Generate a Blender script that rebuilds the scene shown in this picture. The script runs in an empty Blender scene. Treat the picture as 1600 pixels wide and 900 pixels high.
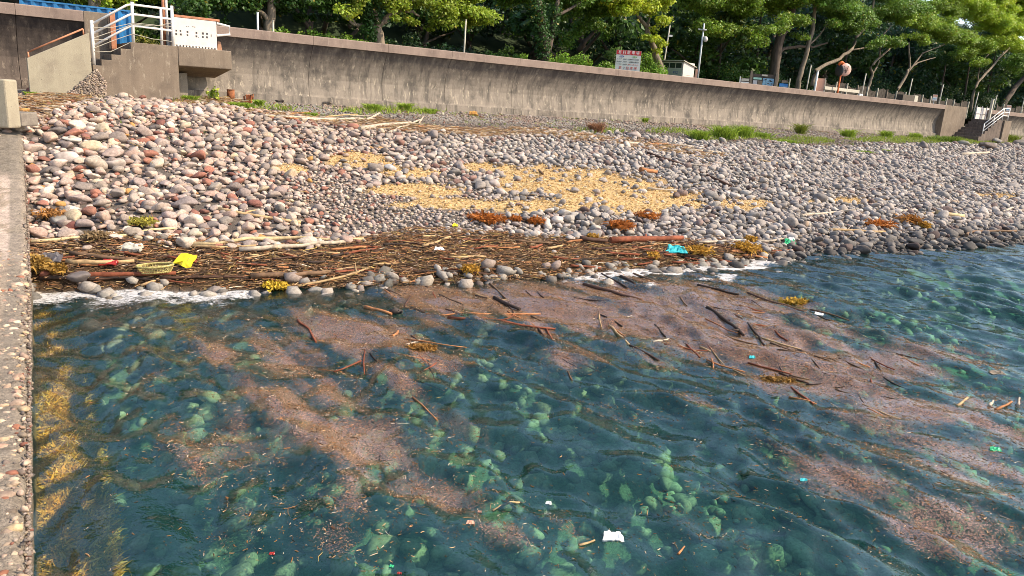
import bpy, math, random
import numpy as np
from mathutils import Vector, Matrix
rng = np.random.default_rng(11); random.seed(5)
scene = bpy.context.scene
# ------------------------------------------------------------------ camera, sky, sun, exposure
F = 1155.0; PITCH = math.radians(14.1); ROLL = math.radians(3.7); EYE = 4.0
cam_d = bpy.data.cameras.new('camera'); cam = bpy.data.objects.new('camera', cam_d)
scene.collection.objects.link(cam); scene.camera = cam
cam_d.sensor_width = 36.0; cam_d.lens = F/1600*36.0; cam_d.clip_start = .05; cam_d.clip_end = 3000
MCAM = Matrix.Rotation(math.pi/2-PITCH, 3, 'X') @ Matrix.Rotation(ROLL, 3, 'Z')
cam.location = (0, 0, EYE); cam.rotation_euler = MCAM.to_euler()
SUN_EL = math.radians(43); SUN_AZ = math.radians(97)       # azimuth clockwise from +Y: the sun stands to the right
world = bpy.data.worlds.new('World'); scene.world = world; world.use_nodes = True
wn = world.node_tree.nodes; wl = world.node_tree.links; wn.clear()
wo = wn.new('ShaderNodeOutputWorld'); wb = wn.new('ShaderNodeBackground'); sk = wn.new('ShaderNodeTexSky')
sk.sky_type = 'NISHITA'; sk.sun_disc = False; sk.sun_elevation = SUN_EL; sk.sun_rotation = SUN_AZ
sk.air_density = 1.2; sk.dust_density = 1.5; sk.ozone_density = 1.0
wb.inputs[1].default_value = .15
wl.new(sk.outputs[0], wb.inputs[0]); wl.new(wb.outputs[0], wo.inputs[0])
sun_d = bpy.data.lights.new('sun', 'SUN'); sun_d.energy = 3.5; sun_d.angle = math.radians(.53); sun_d.color = (1, .86, .64)
sun = bpy.data.objects.new('sun', sun_d); scene.collection.objects.link(sun)
sv = Vector((math.sin(SUN_AZ)*math.cos(SUN_EL), math.cos(SUN_AZ)*math.cos(SUN_EL), math.sin(SUN_EL)))
sun.rotation_euler = sv.to_track_quat('Z', 'Y').to_euler(); sun.location = (30, 0, 40)
scene.view_settings.view_transform = 'Standard'; scene.view_settings.look = 'None'
scene.view_settings.exposure = .86; scene.view_settings.gamma = 1; scene.view_settings.use_curve_mapping = False
scene.render.engine = 'CYCLES'
cy = scene.cycles
cy.use_denoising = True; cy.max_bounces = 7; cy.diffuse_bounces = 2; cy.glossy_bounces = 2; cy.transmission_bounces = 3
cy.transparent_max_bounces = 8; cy.sample_clamp_indirect = 4; cy.sample_clamp_direct = 12
cy.filter_width = .9; cy.caustics_reflective = False; cy.caustics_refractive = False

# ------------------------------------------------------------------ where a place in the photograph lies in the world
MC = np.array(MCAM)
def ray(px, py):
    return MC @ np.array([(px-800)/F, -(py-450)/F, -1.0])
def on_level(px, py, z=0.0):
    d = ray(px, py); return np.array([0, 0, EYE]) + d*((z-EYE)/d[2])
def project(P):
    Q = (np.asarray(P, float)-np.array([0, 0, EYE])) @ MC
    zz = np.maximum(-Q[..., 2], 1e-3)
    px = 800+F*Q[..., 0]/zz; py = 450-F*Q[..., 1]/zz
    bad = Q[..., 2] > -.3
    return np.where(bad, -9999, px), np.where(bad, -9999, py), zz
_m = .774; EX = 1/math.hypot(1, _m); EY = _m*EX            # direction of the sea wall
E3 = np.array([EX, EY, 0]); N3 = np.array([EY, -EX, 0]); O3 = np.array([-.35, 40.2-.27, 0])
WROT = math.atan2(EY, EX)
def wall(s, o, z=0.0):                                     # s along the wall, o out towards the sea
    return O3 + E3*s + N3*o + np.array([0, 0, z])
def to_wall(x, y):
    dx = x-O3[0]; dy = y-O3[1]
    return dx*EX+dy*EY, dx*N3[0]+dy*N3[1]
def on_wall(px, py, o=0.0):                                # (s, z) on the upright plane at offset o
    d = ray(px, py); c = np.array([0, 0, EYE])
    k = (N3 @ (O3-c) + o)/(N3 @ d); p = c+d*k
    return float(E3 @ (p-O3)), float(p[2])
TOPZ = 6.2; BASEZ = 3.35; LANDZ = 5.2
def SW(px, o=0.0):                                         # s of an upright at photo column px, near the wall top
    return on_wall(px, 91+.108*(px-800), o)[0]

# ------------------------------------------------------------------ numpy value noise
_perm = rng.random((256, 256))
def vnoise(x, y):
    xi = np.floor(x).astype(int); yi = np.floor(y).astype(int)
    fx = x-xi; fy = y-yi; fx = fx*fx*(3-2*fx); fy = fy*fy*(3-2*fy)
    a = _perm[xi & 255, yi & 255]; b = _perm[(xi+1) & 255, yi & 255]
    c = _perm[xi & 255, (yi+1) & 255]; d = _perm[(xi+1) & 255, (yi+1) & 255]
    return (a*(1-fx)+b*fx)*(1-fy)+(c*(1-fx)+d*fx)*fy
def fbm(x, y, o=4):
    r = 0; a = .5; t = 0
    for i in range(o):
        r = r+a*vnoise(x*2**i+17.3*i, y*2**i+5.1*i); t += a; a *= .5
    return r/t
def sstep(a, b, x):
    t = np.clip((x-a)/(b-a), 0, 1); return t*t*(3-2*t)

# ------------------------------------------------------------------ objects and labels
col = scene.collection
def tag(o, label=None, cat=None, group=None, kind=None):
    if label: o['label'] = label
    if cat: o['category'] = cat
    if group: o['group'] = group
    if kind: o['kind'] = kind
    return o
def empty(name, loc, rz=0.0):
    o = bpy.data.objects.new(name, None); col.objects.link(o)
    o.location = tuple(loc); o.rotation_euler = (0, 0, rz); o.empty_display_size = .2
    return o
def np_mesh(name, V, Fs, colors=None, smooth=True):
    """V (n,3); Fs list of (m,k) index arrays"""
    me = bpy.data.meshes.new(name); V = np.ascontiguousarray(V, dtype=np.float32)
    me.vertices.add(len(V)); me.vertices.foreach_set('co', V.ravel())
    Fs = [np.asarray(f) for f in Fs if len(f)]
    nl = sum(f.size for f in Fs); npoly = sum(len(f) for f in Fs)
    me.loops.add(nl); me.polygons.add(npoly)
    me.loops.foreach_set('vertex_index', np.concatenate([f.ravel() for f in Fs]).astype(np.int32))
    ls = []; k0 = 0
    for f in Fs:
        ls.append(k0+np.arange(len(f))*f.shape[1]); k0 += f.size
    me.polygons.foreach_set('loop_start', np.concatenate(ls).astype(np.int32))
    me.polygons.foreach_set('use_smooth', np.full(npoly, smooth))
    me.update(calc_edges=True)
    if colors is not None:
        for nm, c in (colors.items() if isinstance(colors, dict) else [('Col', colors)]):
            c = np.asarray(c, dtype=np.float32)
            if c.ndim == 1: c = np.repeat(c[:, None], 3, 1)
            c4 = np.ones((len(V), 4), np.float32); c4[:, :3] = c
            at = me.color_attributes.new(nm, 'FLOAT_COLOR', 'POINT'); at.data.foreach_set('color', c4.ravel())
    return me
def put(name, me, m, parent=None, loc=None, rz=0.0):
    o = bpy.data.objects.new(name, me); col.objects.link(o)
    if m is not None and not len(me.materials): me.materials.append(m)
    if parent is not None: o.parent = parent
    if loc is not None: o.location = tuple(loc)
    if rz: o.rotation_euler = (0, 0, rz)
    return o
class MB:
    """collects simple solids into one mesh"""
    def __init__(s): s.v = []; s.f = []
    def add(s, vs, fs):
        k = len(s.v); s.v += [tuple(map(float, v)) for v in vs]; s.f += [tuple(i+k for i in f) for f in fs]; return s
    def box(s, x0, x1, y0, y1, z0, z1):
        return s.add([(x0,y0,z0),(x1,y0,z0),(x1,y1,z0),(x0,y1,z0),(x0,y0,z1),(x1,y0,z1),(x1,y1,z1),(x0,y1,z1)],
                     [(0,3,2,1),(4,5,6,7),(0,1,5,4),(1,2,6,5),(2,3,7,6),(3,0,4,7)])
    def prism(s, poly, y0, y1):        # polygon in x,z, extruded along y (poly counter-clockwise seen from -y)
        n = len(poly)
        return s.add([(x, y0, z) for x, z in poly]+[(x, y1, z) for x, z in poly],
                     [tuple(range(n)), tuple(range(2*n-1, n-1, -1))]+[(i, i+n, (i+1) % n+n, (i+1) % n) for i in range(n)])
    def tube(s, pts, radii, sides=8, cap=True, jitter=0.0):
        pts = [np.array(p, float) for p in pts]; n = len(pts)
        if not hasattr(radii, '__len__'): radii = [radii]*n
        k0 = len(s.v); up = np.array([0, 0, 1.0])
        for i, p in enumerate(pts):
            t = pts[min(i+1, n-1)]-pts[max(i-1, 0)]; t = t/(np.linalg.norm(t)+1e-9)
            a = np.cross(t, up if abs(t[2]) < .93 else np.array([1.0, 0, 0])); a /= np.linalg.norm(a); b = np.cross(t, a)
            for j in range(sides):
                w = 2*math.pi*j/sides; r = radii[i]*(1+jitter*(random.random()-.5))
                q = p+(a*math.cos(w)+b*math.sin(w))*r; s.v.append(tuple(q))
        for i in range(n-1):
            for j in range(sides):
                s.f.append((k0+i*sides+j, k0+i*sides+(j+1) % sides, k0+(i+1)*sides+(j+1) % sides, k0+(i+1)*sides+j))
        if cap:
            s.f.append(tuple(k0+j for j in range(sides-1, -1, -1))); s.f.append(tuple(k0+(n-1)*sides+j for j in range(sides)))
        return s
    def disc(s, c, ax, r, th, sides=24):
        c = np.array(c, float); ax = np.array(ax, float); ax /= np.linalg.norm(ax)
        return s.tube([c-ax*th/2, c+ax*th/2], [r, r], sides)
    def build(s, name, m, parent=None, loc=None, rz=0.0, smooth=False, bevel=0):
        me = bpy.data.meshes.new(name); me.from_pydata(s.v, [], s.f); me.update()
        if smooth:
            me.polygons.foreach_set('use_smooth', [len(p.vertices) <= 4 for p in me.polygons])
        o = put(name, me, m, parent, loc, rz)
        if bevel:
            b = o.modifiers.new('bevel', 'BEVEL'); b.width = bevel; b.segments = 2; b.limit_method = 'ANGLE'
        return o
def wthing(name, s, o, z, label, cat, group=None):          # an Empty in the wall's frame: local x along the wall, local y inland
    return tag(empty(name, wall(s, o, z), WROT), label, cat, group)

# ------------------------------------------------------------------ materials
MAT = {}
def newmat(name):
    m = bpy.data.materials.new(name); m.use_nodes = True; nt = m.node_tree; nt.nodes.clear(); MAT[name] = m
    out = nt.nodes.new('ShaderNodeOutputMaterial'); return m, nt, out
def nd(nt, t, **kw):
    n = nt.nodes.new(t)
    for k, v in kw.items():
        if k.startswith('_'): setattr(n, k[1:], v)
        else: n.inputs[int(k[1:]) if k[0] == 'i' and k[1:].isdigit() else k].default_value = v
    return n
def L(nt, a, b): nt.links.new(a, b)
def rgb(c): return (c[0], c[1], c[2], 1)
def ramp(nt, fac, stops):
    r = nt.nodes.new('ShaderNodeValToRGB'); e = r.color_ramp.elements
    while len(e) < len(stops): e.new(.5)
    for el, (p, c) in zip(e, stops):
        el.position = p; el.color = rgb(c) if hasattr(c, '__len__') else (c, c, c, 1)
    L(nt, fac, r.inputs[0]); return r.outputs[0]
def mixc(nt, fac, a, b, mode='MIX'):
    n = nt.nodes.new('ShaderNodeMix'); n.data_type = 'RGBA'; n.blend_type = mode
    for s, v in ((n.inputs[0], fac), (n.inputs[6], a), (n.inputs[7], b)):
        if hasattr(v, 'is_linked') or hasattr(v, 'links'): L(nt, v, s)
        elif hasattr(v, '__len__'): s.default_value = rgb(v)
        else: s.default_value = v
    return n.outputs[2]
def noise(nt, scale, detail=4, rough=.6, vec=None, stretch=None):
    n = nd(nt, 'ShaderNodeTexNoise', Scale=scale, Detail=detail, Roughness=rough)
    if vec is None: vec = nt.nodes.new('ShaderNodeTexCoord').outputs['Object']
    if stretch:
        mp = nt.nodes.new('ShaderNodeMapping'); mp.inputs['Scale'].default_value = stretch; L(nt, vec, mp.inputs[0]); vec = mp.outputs[0]
    L(nt, vec, n.inputs['Vector']); return n.outputs['Fac']
def plain(name, c, rough=.6, var=.25, scale=6, bump=.0, bscale=40, metal=0.0, c2=None, lo=.4, hi=.65, stretch=None):
    m, nt, out = newmat(name); b = nd(nt, 'ShaderNodeBsdfPrincipled', Roughness=rough, Metallic=metal)
    f = noise(nt, scale, 5, .65, stretch=stretch)
    c2 = c2 or tuple(x*(1-var) for x in c)
    cr = ramp(nt, f, [(lo, c), (hi, c2)]); L(nt, cr, b.inputs['Base Color'])
    if bump:
        bp = nd(nt, 'ShaderNodeBump', Strength=bump, Distance=.02); L(nt, noise(nt, bscale, 4), bp.inputs['Height']); L(nt, bp.outputs[0], b.inputs['Normal'])
    L(nt, b.outputs[0], out.inputs[0]); return m
def attr_mat(name, rough=.8, var=.3, scale=20, bump=.3, bscale=60, spec=.5, objcol=False, transl=0.0, stretch=None, bd=.01):
    m, nt, out = newmat(name)
    if objcol: c = nt.nodes.new('ShaderNodeObjectInfo').outputs['Color']
    else: c = nd(nt, 'ShaderNodeAttribute', _attribute_name='Col').outputs['Color']
    b = nd(nt, 'ShaderNodeBsdfPrincipled', Roughness=rough); b.inputs['Specular IOR Level'].default_value = spec
    if var:
        geo = nt.nodes.new('ShaderNodeNewGeometry').outputs['Position'] if not objcol else None
        f = noise(nt, scale, 4, .65, vec=geo, stretch=stretch)
        c = mixc(nt, 1.0, c, ramp(nt, f, [(.3, 1-var), (.7, 1+var*.35)]), 'MULTIPLY')
    L(nt, c, b.inputs['Base Color'])
    if bump:
        bp = nd(nt, 'ShaderNodeBump', Strength=bump, Distance=bd); L(nt, noise(nt, bscale, 4), bp.inputs['Height']); L(nt, bp.outputs[0], b.inputs['Normal'])
    if transl:
        t = nt.nodes.new('ShaderNodeBsdfTranslucent'); L(nt, c, t.inputs[0])
        mx = nt.nodes.new('ShaderNodeMixShader'); mx.inputs[0].default_value = transl
        L(nt, b.outputs[0], mx.inputs[1]); L(nt, t.outputs[0], mx.inputs[2]); L(nt, mx.outputs[0], out.inputs[0])
    else: L(nt, b.outputs[0], out.inputs[0])
    return m
def concrete(name, c, dark, light, streak=(1.2, 1, .12), sfac=.6, pits=True, topdark=None):
    m, nt, out = newmat(name); b = nd(nt, 'ShaderNodeBsdfPrincipled', Roughness=.92); b.inputs['Specular IOR Level'].default_value = .2
    tc = nt.nodes.new('ShaderNodeTexCoord').outputs['Object']
    a = noise(nt, 1.1, 6, .65, tc)
    base = ramp(nt, a, [(.3, dark), (.5, c), (.72, tuple(min(1, x*1.15) for x in c))])
    st = noise(nt, 3.0, 6, .7, tc, stretch=streak)
    base = mixc(nt, mulv(nt, ramp(nt, st, [(.47, 0), (.66, 1)]), sfac), base, dark)
    st2 = noise(nt, 7.0, 5, .75, tc, stretch=(1, 1, .3))
    base = mixc(nt, mulv(nt, ramp(nt, st2, [(.56, 0), (.66, 1)]), .7), base, light)
    if topdark:  # streaky tone blended in, darker towards the top of the face
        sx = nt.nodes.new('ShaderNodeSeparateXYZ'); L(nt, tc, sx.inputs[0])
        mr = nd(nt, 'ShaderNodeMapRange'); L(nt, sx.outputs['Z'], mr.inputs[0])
        mr.inputs[1].default_value = topdark[0]; mr.inputs[2].default_value = topdark[1]
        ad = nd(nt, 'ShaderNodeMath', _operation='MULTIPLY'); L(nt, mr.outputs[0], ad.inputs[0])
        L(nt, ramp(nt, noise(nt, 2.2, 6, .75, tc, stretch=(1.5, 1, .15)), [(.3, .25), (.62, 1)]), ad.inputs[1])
        base = mixc(nt, ad.outputs[0], base, topdark[2])
    sp = noise(nt, 55, 3, .8, tc)
    base = mixc(nt, .55, base, ramp(nt, sp, [(.35, .35), (.5, .9), (.65, 1.0)]), 'MULTIPLY')
    if pits:
        v = nd(nt, 'ShaderNodeTexVoronoi', Scale=7.0); L(nt, tc, v.inputs['Vector'])
        pf = ramp(nt, v.outputs['Distance'], [(.05, 1), (.11, 0)])
        base = mixc(nt, mulv(nt, pf, .7), base, (.05, .04, .035))
    L(nt, base, b.inputs['Base Color'])
    bp = nd(nt, 'ShaderNodeBump', Strength=.5, Distance=.02); L(nt, noise(nt, 30, 6, .75, tc), bp.inputs['Height']); L(nt, bp.outputs[0], b.inputs['Normal'])
    L(nt, b.outputs[0], out.inputs[0]); return m
def mulv(nt, s, k):
    n = nd(nt, 'ShaderNodeMath', _operation='MULTIPLY'); L(nt, s, n.inputs[0]); n.inputs[1].default_value = k; return n.outputs[0]

concrete('wall_concrete', (.28, .235, .195), (.105, .092, .082), (.56, .47, .37), sfac=.85, topdark=(4.6, 5.75, (.07, .056, .056)))
concrete('wall_concrete_dark', (.15, .115, .095), (.07, .055, .048), (.38, .30, .23), sfac=.9, topdark=(4.2, 5.6, (.045, .036, .036)))
concrete('coping_concrete', (.29, .215, .18), (.19, .14, .12), (.38, .30, .25), sfac=.3, pits=False)
concrete('stair_concrete', (.24, .185, .14), (.155, .12, .095), (.42, .35, .27), sfac=.45)
concrete('new_concrete', (.40, .345, .255), (.30, .25, .19), (.46, .40, .31), sfac=.25)
concrete('dark_concrete', (.17, .13, .11), (.09, .07, .06), (.34, .27, .21), sfac=.8)
concrete('rubble_concrete', (.30, .25, .2), (.15, .12, .1), (.45, .4, .33), sfac=.5)
concrete('pier_smooth', (.50, .40, .32), (.36, .28, .22), (.62, .52, .43), streak=(1, 1, 1), sfac=.4, pits=False)
concrete('pier_dark', (.27, .23, .19), (.16, .13, .11), (.42, .37, .3), streak=(1, 1, 1), sfac=.7)
plain('white_paint', (.80, .76, .72), .45, .18, 9)
plain('white_board', (.70, .62, .58), .5, .12, 3)
plain('black_paint', (.05, .045, .045), .6)
plain('rust_paint', (.50, .20, .10), .6, .35, 8)
plain('rust', (.30, .10, .035), .85, .55, 12, .5)
plain('orange_rust', (.55, .15, .05), .7, .5, 12, .4)
plain('brown_paint', (.42, .21, .12), .6, .3, 5)
plain('blue_sheet', (.015, .17, .42), .5, .45, 3)
plain('wood_weathered', (.22, .17, .125), .85, .5, 20, .5, stretch=(1, 1, .1))
plain('wood_dark', (.075, .055, .045), .85, .5, 20, .5)
plain('grey_metal', (.55, .56, .56), .45, .15, 8, metal=.3)
plain('pole_cream', (.52, .47, .38), .6, .25, 8)
plain('shed_white', (.66, .58, .53), .6, .1, 5)
plain('shed_green', (.42, .43, .34), .6, .15, 5)
plain('glass_dark', (.03, .04, .04), .15)
plain('sign_white', (.62, .60, .55), .5, .08, 5)
plain('sign_red', (.55, .02, .025), .45, .1)
plain('sign_blue', (.02, .06, .25), .45, .1)
plain('sign_green', (.16, .36, .10), .45, .1)
plain('text_white', (.85, .8, .75), .5, .05)
plain('text_red', (.50, .05, .04), .5, .05)
plain('text_black', (.05, .05, .05), .5, .05)
plain('sky_blue', (.02, .18, .50), .45, .1)
plain('pale_blue', (.22, .42, .58), .5, .4, 9)
plain('mint', (.35, .60, .50), .5, .2)
plain('pale_grey', (.50, .48, .50), .5, .3, 14)
plain('orange_paint', (.80, .16, .03), .4, .12)
plain('mirror_back', (.68, .40, .32), .5, .15, 5)
plain('panel_salmon', (.60, .30, .20), .6, .12)
plain('net_brown', (.115, .09, .07), .9, .5, 30, stretch=(1, 1, .1))
plain('land_soil', (.07, .06, .03), .95, .6, 3, .5)
plain('hill_green', (.018, .035, .012), .95, .6, .6, .5, c2=(.04, .06, .02))
plain('bark_pale', (.27, .205, .15), .9, .55, 7, .8, 20, stretch=(1, 1, .25), c2=(.10, .08, .055))
plain('bark_dark', (.12, .085, .065), .9, .5, 7, .8, 20, stretch=(1, 1, .25))
plain('yellow_plastic', (.95, .72, .02), .4, .12, 14)
plain('straw_plastic', (.62, .50, .18), .5, .5, 20, c2=(.25, .19, .05))
plain('cyan_cloth', (.03, .52, .55), .6, .3, 9)
plain('green_plastic', (.04, .50, .20), .4, .2, 9)
plain('grey_plastic', (.14, .12, .12), .35, .4, 9)
plain('foam_white', (.86, .82, .78), .6, .08, 9)
plain('red_wet', (.40, .03, .02), .3, .4, 9)
plain('stone_orange', (.55, .27, .06), .8, .35, 9, .4)
attr_mat('stone', .85, .42, 20, .35, 90, .3, bd=.006)
attr_mat('stone_single', .85, .42, 5, .35, 30, .3, objcol=True)
attr_mat('litter', .8, .25, 30, 0, spec=.3)
attr_mat('chips', .85, .2, 30, 0, spec=.2)
attr_mat('wood_single', .8, .5, 7, .6, 22, .3, objcol=True, stretch=None)
attr_mat('leaf', .48, .12, 8, 0, spec=.45, transl=.35)
attr_mat('blades', .7, .1, 8, 0, spec=.3, transl=.3)
# ------------------------------------------------------------------ the shore: water line, beach profile
WL = [(-400,470),(55,457),(200,455),(400,454),(560,445),(700,438),(900,428),(1000,420),(1100,415),(1200,405),(1300,395),(1450,388),(1600,378)]
_w = np.array([to_wall(*on_level(a, b)[:2]) for a, b in WL]); _i = np.argsort(_w[:, 0]); _w = _w[_i]
_w = np.vstack([[_w[0, 0]-40, _w[0, 1]+1], _w, [_w[-1, 0]+25, _w[-1, 1]-1.5], [_w[-1, 0]+120, _w[-1, 1]-6]])
def o_water(s): return np.interp(s, _w[:, 0], _w[:, 1])
WLX = [a for a, b in WL]; WLY = [b for a, b in WL]
def wl_px(px): return np.interp(px, WLX, WLY)
WRX = [45, 120, 200, 300, 400, 480, 560, 640, 800, 900, 1000, 1100, 1200, 1240]; WRY = [384, 376, 372, 384, 392, 388, 377, 364, 364, 372, 378, 378, 386, 400]
def bump2(px, py, lst):
    r = np.zeros(np.shape(px))
    for e in lst:
        k = e[4] if len(e) > 4 else 1
        r = np.maximum(r, k*np.clip(1.35-np.sqrt(((px-e[0])/e[2])**2+((py-e[1])/e[3])**2), 0, 1))
    return r
CHIPS = [(870,283,105,24),(1000,312,110,20),(830,322,120,10),(650,298,80,10),(560,252,75,14,.62),(462,264,34,9,.7),(1165,320,45,9),(940,298,90,28),(700,318,90,8,.8),
         (1330,314,70,6,.6),(1560,306,60,5,.55),(630,270,60,10,.6),(760,262,60,10,.7)]
def beach0(x, y):
    s, o = to_wall(x, y); ow = o_water(s); t = 1-o/ow
    up = BASEZ*(1-np.clip(1-t, 0, 1)**1.32)
    d = np.maximum(o-ow, 0); dn = -(2.7*(1-np.exp(-d*.17/2.7*1.45)))
    z = np.where(t >= 0, up, dn)
    return z, t, s, o
def masks(x, y, z):
    px, py, zz = project(np.stack([x, y, z], -1))
    n = fbm(x*1.3, y*1.3, 4)-.5; n2 = fbm(x*.55+9, y*.55, 3)-.5
    q = bump2(px, py, CHIPS); chips = sstep(.24, .46, q+n*.8)*(q > .02)
    up = np.interp(px, WRX, WRY)+n*16; lo = wl_px(px)+np.interp(px, [50, 420, 520, 880, 960, 1200], [1, 1, 11, 11, 2, 0])+n2*8
    wr = sstep(-4, 6, py-up)*sstep(-3, 6, lo-py)*sstep(30, 44, px)*sstep(1250, 1190, px+n*60)
    upx = [300, 380, 470, 600, 700, 850, 1000, 1130]; upy = [168, 180, 190, 200, 209, 209, 226, 246]
    dl = sstep(1, .2, np.abs(py-np.interp(px, upx, upy)-n*9)/np.interp(px, upx, [5, 7, 9, 13, 12, 9, 8, 6]))*sstep(290, 400, px)*sstep(1180, 1080, px)
    lf = bump2(px, py, [(75, 165, 60, 11), (120, 150, 40, 8), (330, 160, 60, 6), (70, 188, 45, 14, .8)])
    return px, py, zz, chips, wr, np.maximum(dl, sstep(.3, .6, lf+n)), n
def ground(x, y):
    x = np.asarray(x, float); y = np.asarray(y, float)
    z, t, s, o = beach0(x, y)
    px, py, zz = project(np.stack([x, y, z], -1))
    z = z+.30*np.exp(-((s+20.5)/5.5)**2-((o-5.6)/2.4)**2)
    z = z+(fbm(x*.35, y*.35, 3)-.5)*.28*sstep(.02, .15, t)*sstep(.97, .8, t)
    up = np.interp(px, WRX, WRY); lo = wl_px(px)+np.interp(px, [50, 420, 520, 880, 960, 1200], [0, 0, 9, 9, 0, 0])
    wr = sstep(-6, 14, py-up)*sstep(-2, 14, lo-py)*sstep(20, 60, px)*sstep(1250, 1180, px)
    return z+wr*(.08+.22*fbm(x*.9+3, y*.9, 3))
def on_ground(px, py, lift=0.0):
    d = ray(px, py); k = 4.0; c = np.array([0, 0, EYE])
    while k < 120:
        p = c+d*k
        if p[2] < float(ground(p[0], p[1]))+lift: break
        k += .08
    for _ in range(12):
        k -= .08/12; p = c+d*k
        if p[2] > float(ground(p[0], p[1]))+lift: break
    return p

def grid_faces(nu, nv):
    a = (np.arange(nu-1)[:, None]*nv+np.arange(nv-1)[None, :]).ravel()
    return np.stack([a, a+nv, a+nv+1, a+1], 1)
su = np.concatenate([np.arange(-60, -34, 1.0), np.arange(-34, 40, .14), np.arange(40, 130, .5)]); ov = np.concatenate([np.arange(-1.2, 33, .14), np.arange(33, 60, .8)])
SS, OO = np.meshgrid(su, ov, indexing='ij')
GX = O3[0]+E3[0]*SS+N3[0]*OO; GY = O3[1]+E3[1]*SS+N3[1]*OO
GZ = ground(GX, GY); Z0, T0, _, _ = beach0(GX, GY)
px, py, zz, mch, mwr, mdl, mn = masks(GX, GY, GZ)
n1 = fbm(GX*3, GY*3, 4)
c = np.empty(GX.shape+(3,)); c[:] = (.15, .12, .10)
def blend(c, col_, k): return c*(1-k[..., None])+np.array(col_)*k[..., None]
c = blend(c, (.30, .275, .24), sstep(.78, .86, T0+mn*.1))
c = blend(c, (.34, .22, .15), sstep(.45, .65, fbm(GX*.5+40, GY*.5, 3))*sstep(.8, .9, T0)*.6)
c = blend(c, (.62, .42, .20), mch); c = blend(c, (.085, .05, .025), mwr); c = blend(c, (.26, .14, .07), mdl*.8)
c = blend(c, (.24, .25, .16), sstep(0.0, -.05, T0))
c = c*(.75+.5*n1[..., None])
me = np_mesh('beach', np.stack([GX, GY, GZ], -1).reshape(-1, 3), [grid_faces(len(su), len(ov))], c.reshape(-1, 3))
beach = put('beach', me, attr_mat('beach_ground', .95, .5, 14, .9, 45, .2, bd=.03)); tag(beach, kind='structure')

# ------------------------------------------------------------------ the sea
_a = on_level(1100, 590); _b = on_level(1500, 760); CR = (_b-_a)[:2]; CR /= np.linalg.norm(CR)     # direction of the wave crests
_wv = []
for lam, amp, dth in [(2.6,.030,.10),(1.55,.022,-.12),(1.05,.015,.22),(.74,.0105,-.3),(.52,.0070,.42),(.37,.0045,-.55),(1.25,.010,.9),(.62,.005,1.2),(.29,.0026,.1),(.95,.011,.02),(.45,.0055,-.75)]:
    th = math.atan2(CR[1], CR[0])+math.pi/2+dth; _wv.append((2*math.pi/lam*math.cos(th), 2*math.pi/lam*math.sin(th), amp, random.random()*6.28))
def wave(x, y):
    wx = (fbm(x*.45+3, y*.45, 2)-.5)*2.2; wy = (fbm(x*.45+30, y*.45+8, 2)-.5)*2.2
    m = .45+1.1*fbm(x*.3+70, y*.3+2, 2); z = 0
    for kx, ky, a, p in _wv:
        ph = kx*(x+wx*.5)+ky*(y+wy*.5)+p
        z = z+a*(1-2*np.abs(np.sin(ph/2))**1.5+.2)
    s, o = to_wall(x, y); d = o-o_water(s)
    return z*m*(.35+.65*sstep(0, 4, d))*1.75
FILM = [(720,470,160,32,1.2),(900,480,240,46,1.35),(1060,490,210,58,1.35),(1180,530,210,56,1.35),(1330,575,210,50,1.3),(1480,640,180,44,1.15),(1560,690,120,40,1.0),(1240,480,80,18,.9),(640,500,120,30,.9),
        (560,520,160,44,1.05),(450,545,160,56,.95),(420,640,140,70,.75),(560,600,150,50,.8),(380,700,170,70,.65),(560,690,190,60,.78),(300,560,130,60,.6),(700,570,160,30,.6),(860,560,150,30,.62),(640,780,170,60,.82),(760,840,160,40,.7),(480,850,200,50,.5),
        (430,790,120,50,.42),(1000,640,220,30,.42),(1400,730,280,80,.8),(1200,790,220,60,.42),(1500,820,190,90,.8),(1000,850,300,60,.36),(300,500,220,20,.4),(1330,660,200,40,.6)]
def film(x, y):
    px, py, _ = project(np.stack([x, y, np.zeros_like(x)], -1))
    u = x*CR[0]+y*CR[1]; v = -x*CR[1]+y*CR[0]; w = (fbm(x*.8, y*.8, 3)-.5)*1.2
    n = fbm(u*.38+w*.8, v*2.6+w, 5)-.5; d = bump2(px, py, FILM)
    s, o = to_wall(x, y); ow = o-o_water(s)
    return sstep(.12, 1.05, d*.9+n*1.9)*sstep(0, .25, d)*sstep(-1, .3, ow), d, px, py
gx = np.concatenate([np.arange(-11, 16, .06), 16+.06*np.cumsum(1.02**np.arange(150))]); gy = np.concatenate([np.arange(.3, 22, .055), 22+.055*np.cumsum(1.02**np.arange(120))])
X, Y = np.meshgrid(gx, gy, indexing='ij'); Zw = wave(X, Y)
fl, fd, px, py = film(X, Y)
s_, o_ = to_wall(X, Y); dsh = o_-o_water(s_)
fn = fbm(X*2.2, Y*2.2, 4)
foam = sstep(1.5, .1, np.abs(dsh-.25)/(.3+1.8*fn*fn*1.6))*np.clip(sstep(440, 380, px)*1.0+sstep(860, 920, px)*sstep(1320, 1180, px)*1.25+sstep(1500, 1560, px)*.6+.22, 0, 1.25)
foam += .5*sstep(900, 980, px)*sstep(1300, 1100, px)*sstep(.55, .7, fn)*sstep(2.6, .6, dsh)
cols = np.stack([fl, foam, np.clip(dsh/6, 0, 1)], -1).reshape(-1, 3)
V = np.stack([X, Y, Zw], -1).reshape(-1, 3); nu, nv = len(gx), len(gy); nt_ = len(V)
rim = np.concatenate([np.arange(nu)*nv, (nu-1)*nv+np.arange(1, nv), np.arange(nu-2, -1, -1)*nv+nv-1, np.arange(nv-2, 0, -1)])
V2 = V[rim].copy(); V2[:, 2] = -6; k = np.arange(len(rim)); k1 = (k+1) % len(rim)
side = np.stack([rim[k], nt_+k, nt_+k1, rim[k1]], 1)
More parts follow.
